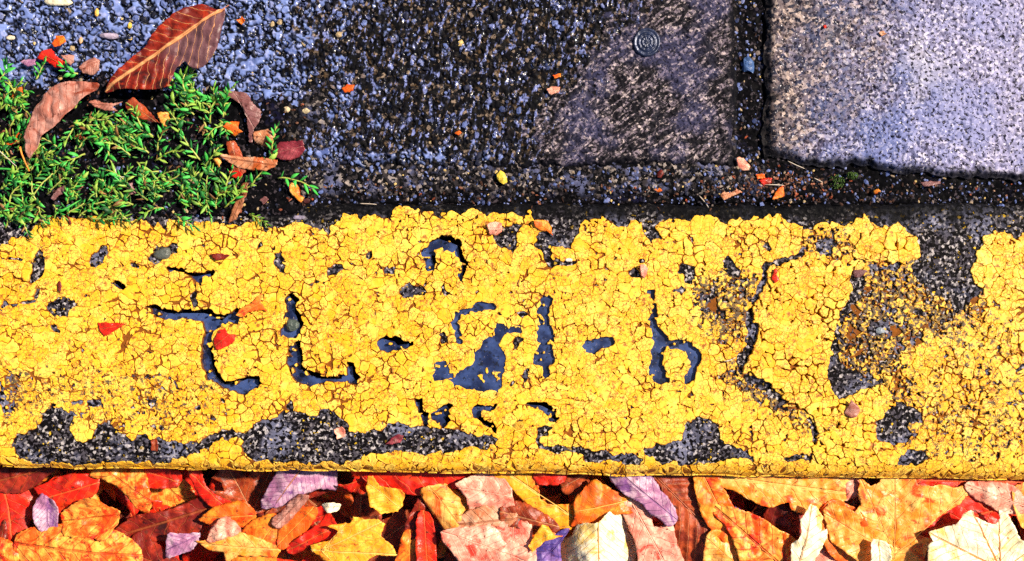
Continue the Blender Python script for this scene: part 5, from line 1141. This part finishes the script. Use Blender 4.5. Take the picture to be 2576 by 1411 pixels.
for lb, (x, y), rx, ry, rgb, z in STONES:
    bm = bmesh.new(); bmesh.ops.create_icosphere(bm, subdivisions=2, radius=1)
    sd = int(x * 3)
    for v in bm.verts:
        n_ = .55 + .9 * float(fbm(np.array([v.co.x * 10 + sd]), np.array([v.co.y * 10 + v.co.z * 7]), 9, 33)[0]); v.co = Vector((v.co.x * rx * n_, v.co.y * ry * n_, v.co.z * min(rx, ry) * .6 * n_)) * K
    m = bpy.data.meshes.new('stone'); bm.to_mesh(m); bm.free(); m.polygons.foreach_set('use_smooth', [rx > 20] * len(m.polygons)); m.materials.append(solid('stone_' + str(len(bpy.data.materials)), rgb, .35))
    o = link(bpy.data.objects.new('stone', m)); o.location = W(x, y, z * K); o.rotation_euler = (0, 0, .5 if 'yellow pebble' in lb else 0); tag(o, lb, 'stone')
# ringed stud in the slab
prof = [(0, 4), (5, 4.5), (8, 3), (10, 4.5), (13, 5), (14.5, 2.5), (17, 2), (19, 5), (21, 5.4), (23, 2), (27, 1), (30, 4), (33, 3.5), (35, -4)]
V, F = [], []; ns = 40
for i_, (r_, z_) in enumerate(prof):
    for k in range(ns): V.append((r_ * K * math.cos(2 * math.pi * k / ns), r_ * K * 1.05 * math.sin(2 * math.pi * k / ns), z_ * K * .9 * (1 + .3 * math.sin(k * 1.7) * (i_ % 2))))
for i in range(len(prof) - 1):
    for k in range(ns): F.append((i * ns + k, (i + 1) * ns + k, (i + 1) * ns + (k + 1) % ns, i * ns + (k + 1) % ns))
s = NM('stud_metal'); s.b.inputs['Metallic'].default_value = .3
ms = s.out(s.mix(s.noise(300, 3), (.003, .004, .008), (.03, .045, .12)), .35, s.bump(s.noise(600), .0004, .6), .6)
o = pymesh('ringed_stud', V, F, ms, None, True); o.location = W(*Z2(1795, 250)[0], 3 * K); tag(o, 'small dark round stud with concentric rings in the slab', 'stud')
# straws and thin stalks
STR = [(Z3(220,1090,290,1115,350,1132), 'thin pale stalk beside the tan crumbled leaf'), (Z3(480,1085,560,1086,600,1090), 'short pale straw beside the dark red scrap in the joint'), (Z3(775,1045,800,1058,828,1072), 'short white straw left of the moss cushion'), (Z3(620,945,670,970,720,990), 'thin tan straw at the corner of the pale slab'),
       (Z3(100,1150,130,1185,155,1220), 'thin pale straw on the back edge of the kerb'), (Z6(215,852,245,846,275,832), 'white sliver on the worn paint by the raised plate'), (Z1(700,985,715,1030,740,1065), 'thin pale rootlet standing at the grey-brown stub'), (Z1(0,870,60,920,130,985), 'thin tan stalk at the left edge of the weeds'), (Z1(690,1060,740,1048,800,1052), 'orange rootlet across the grey-brown stub'), (Z5(100,20,150,22,190,25), 'short pale straw on the back edge of the kerb near the weeds')]
for P, lb in STR:
    Q = crom(P + P[::-1], 3)[:7]; x0, y0 = P[0]; zb = -6 if P[0][1] > 400 and P[0][0] > 1700 and P[0][1] < 505 else (30 if P[0][0] < 600 else 9)
    V, F = tube([((x - x0) * K, (y0 - y) * K, (2 * math.sin(i * .5)) * K) for i, (x, y) in enumerate(Q)], [K * q * (1.6 if 'sliver' in lb else 1.1) for q in (.7, 1, 1.1, 1, .9, .8, .5)], 5)
    o = pymesh('straw', V, F, LM['straw'], None, True); o.location = W(x0, y0, zb * K); vattr(o.data, 'luv', [(0, .3, 0)] * len(V)); tag(o, lb, 'straw')

# look-alikes that still share a description are told apart by their order from the left
ORD = 'first second third fourth fifth sixth seventh eighth ninth tenth eleventh twelfth'.split()
by = {}
for o in COL.objects:
    if o.parent is None and 'label' in o: by.setdefault(o['label'], []).append(o)
for lb, os_ in by.items():
    if len(os_) > 1:
        for k, o in enumerate(sorted(os_, key=lambda q: q.location.x)):
            o['label'] = f'{ORD[min(k, 11)]} from left: {lb}'
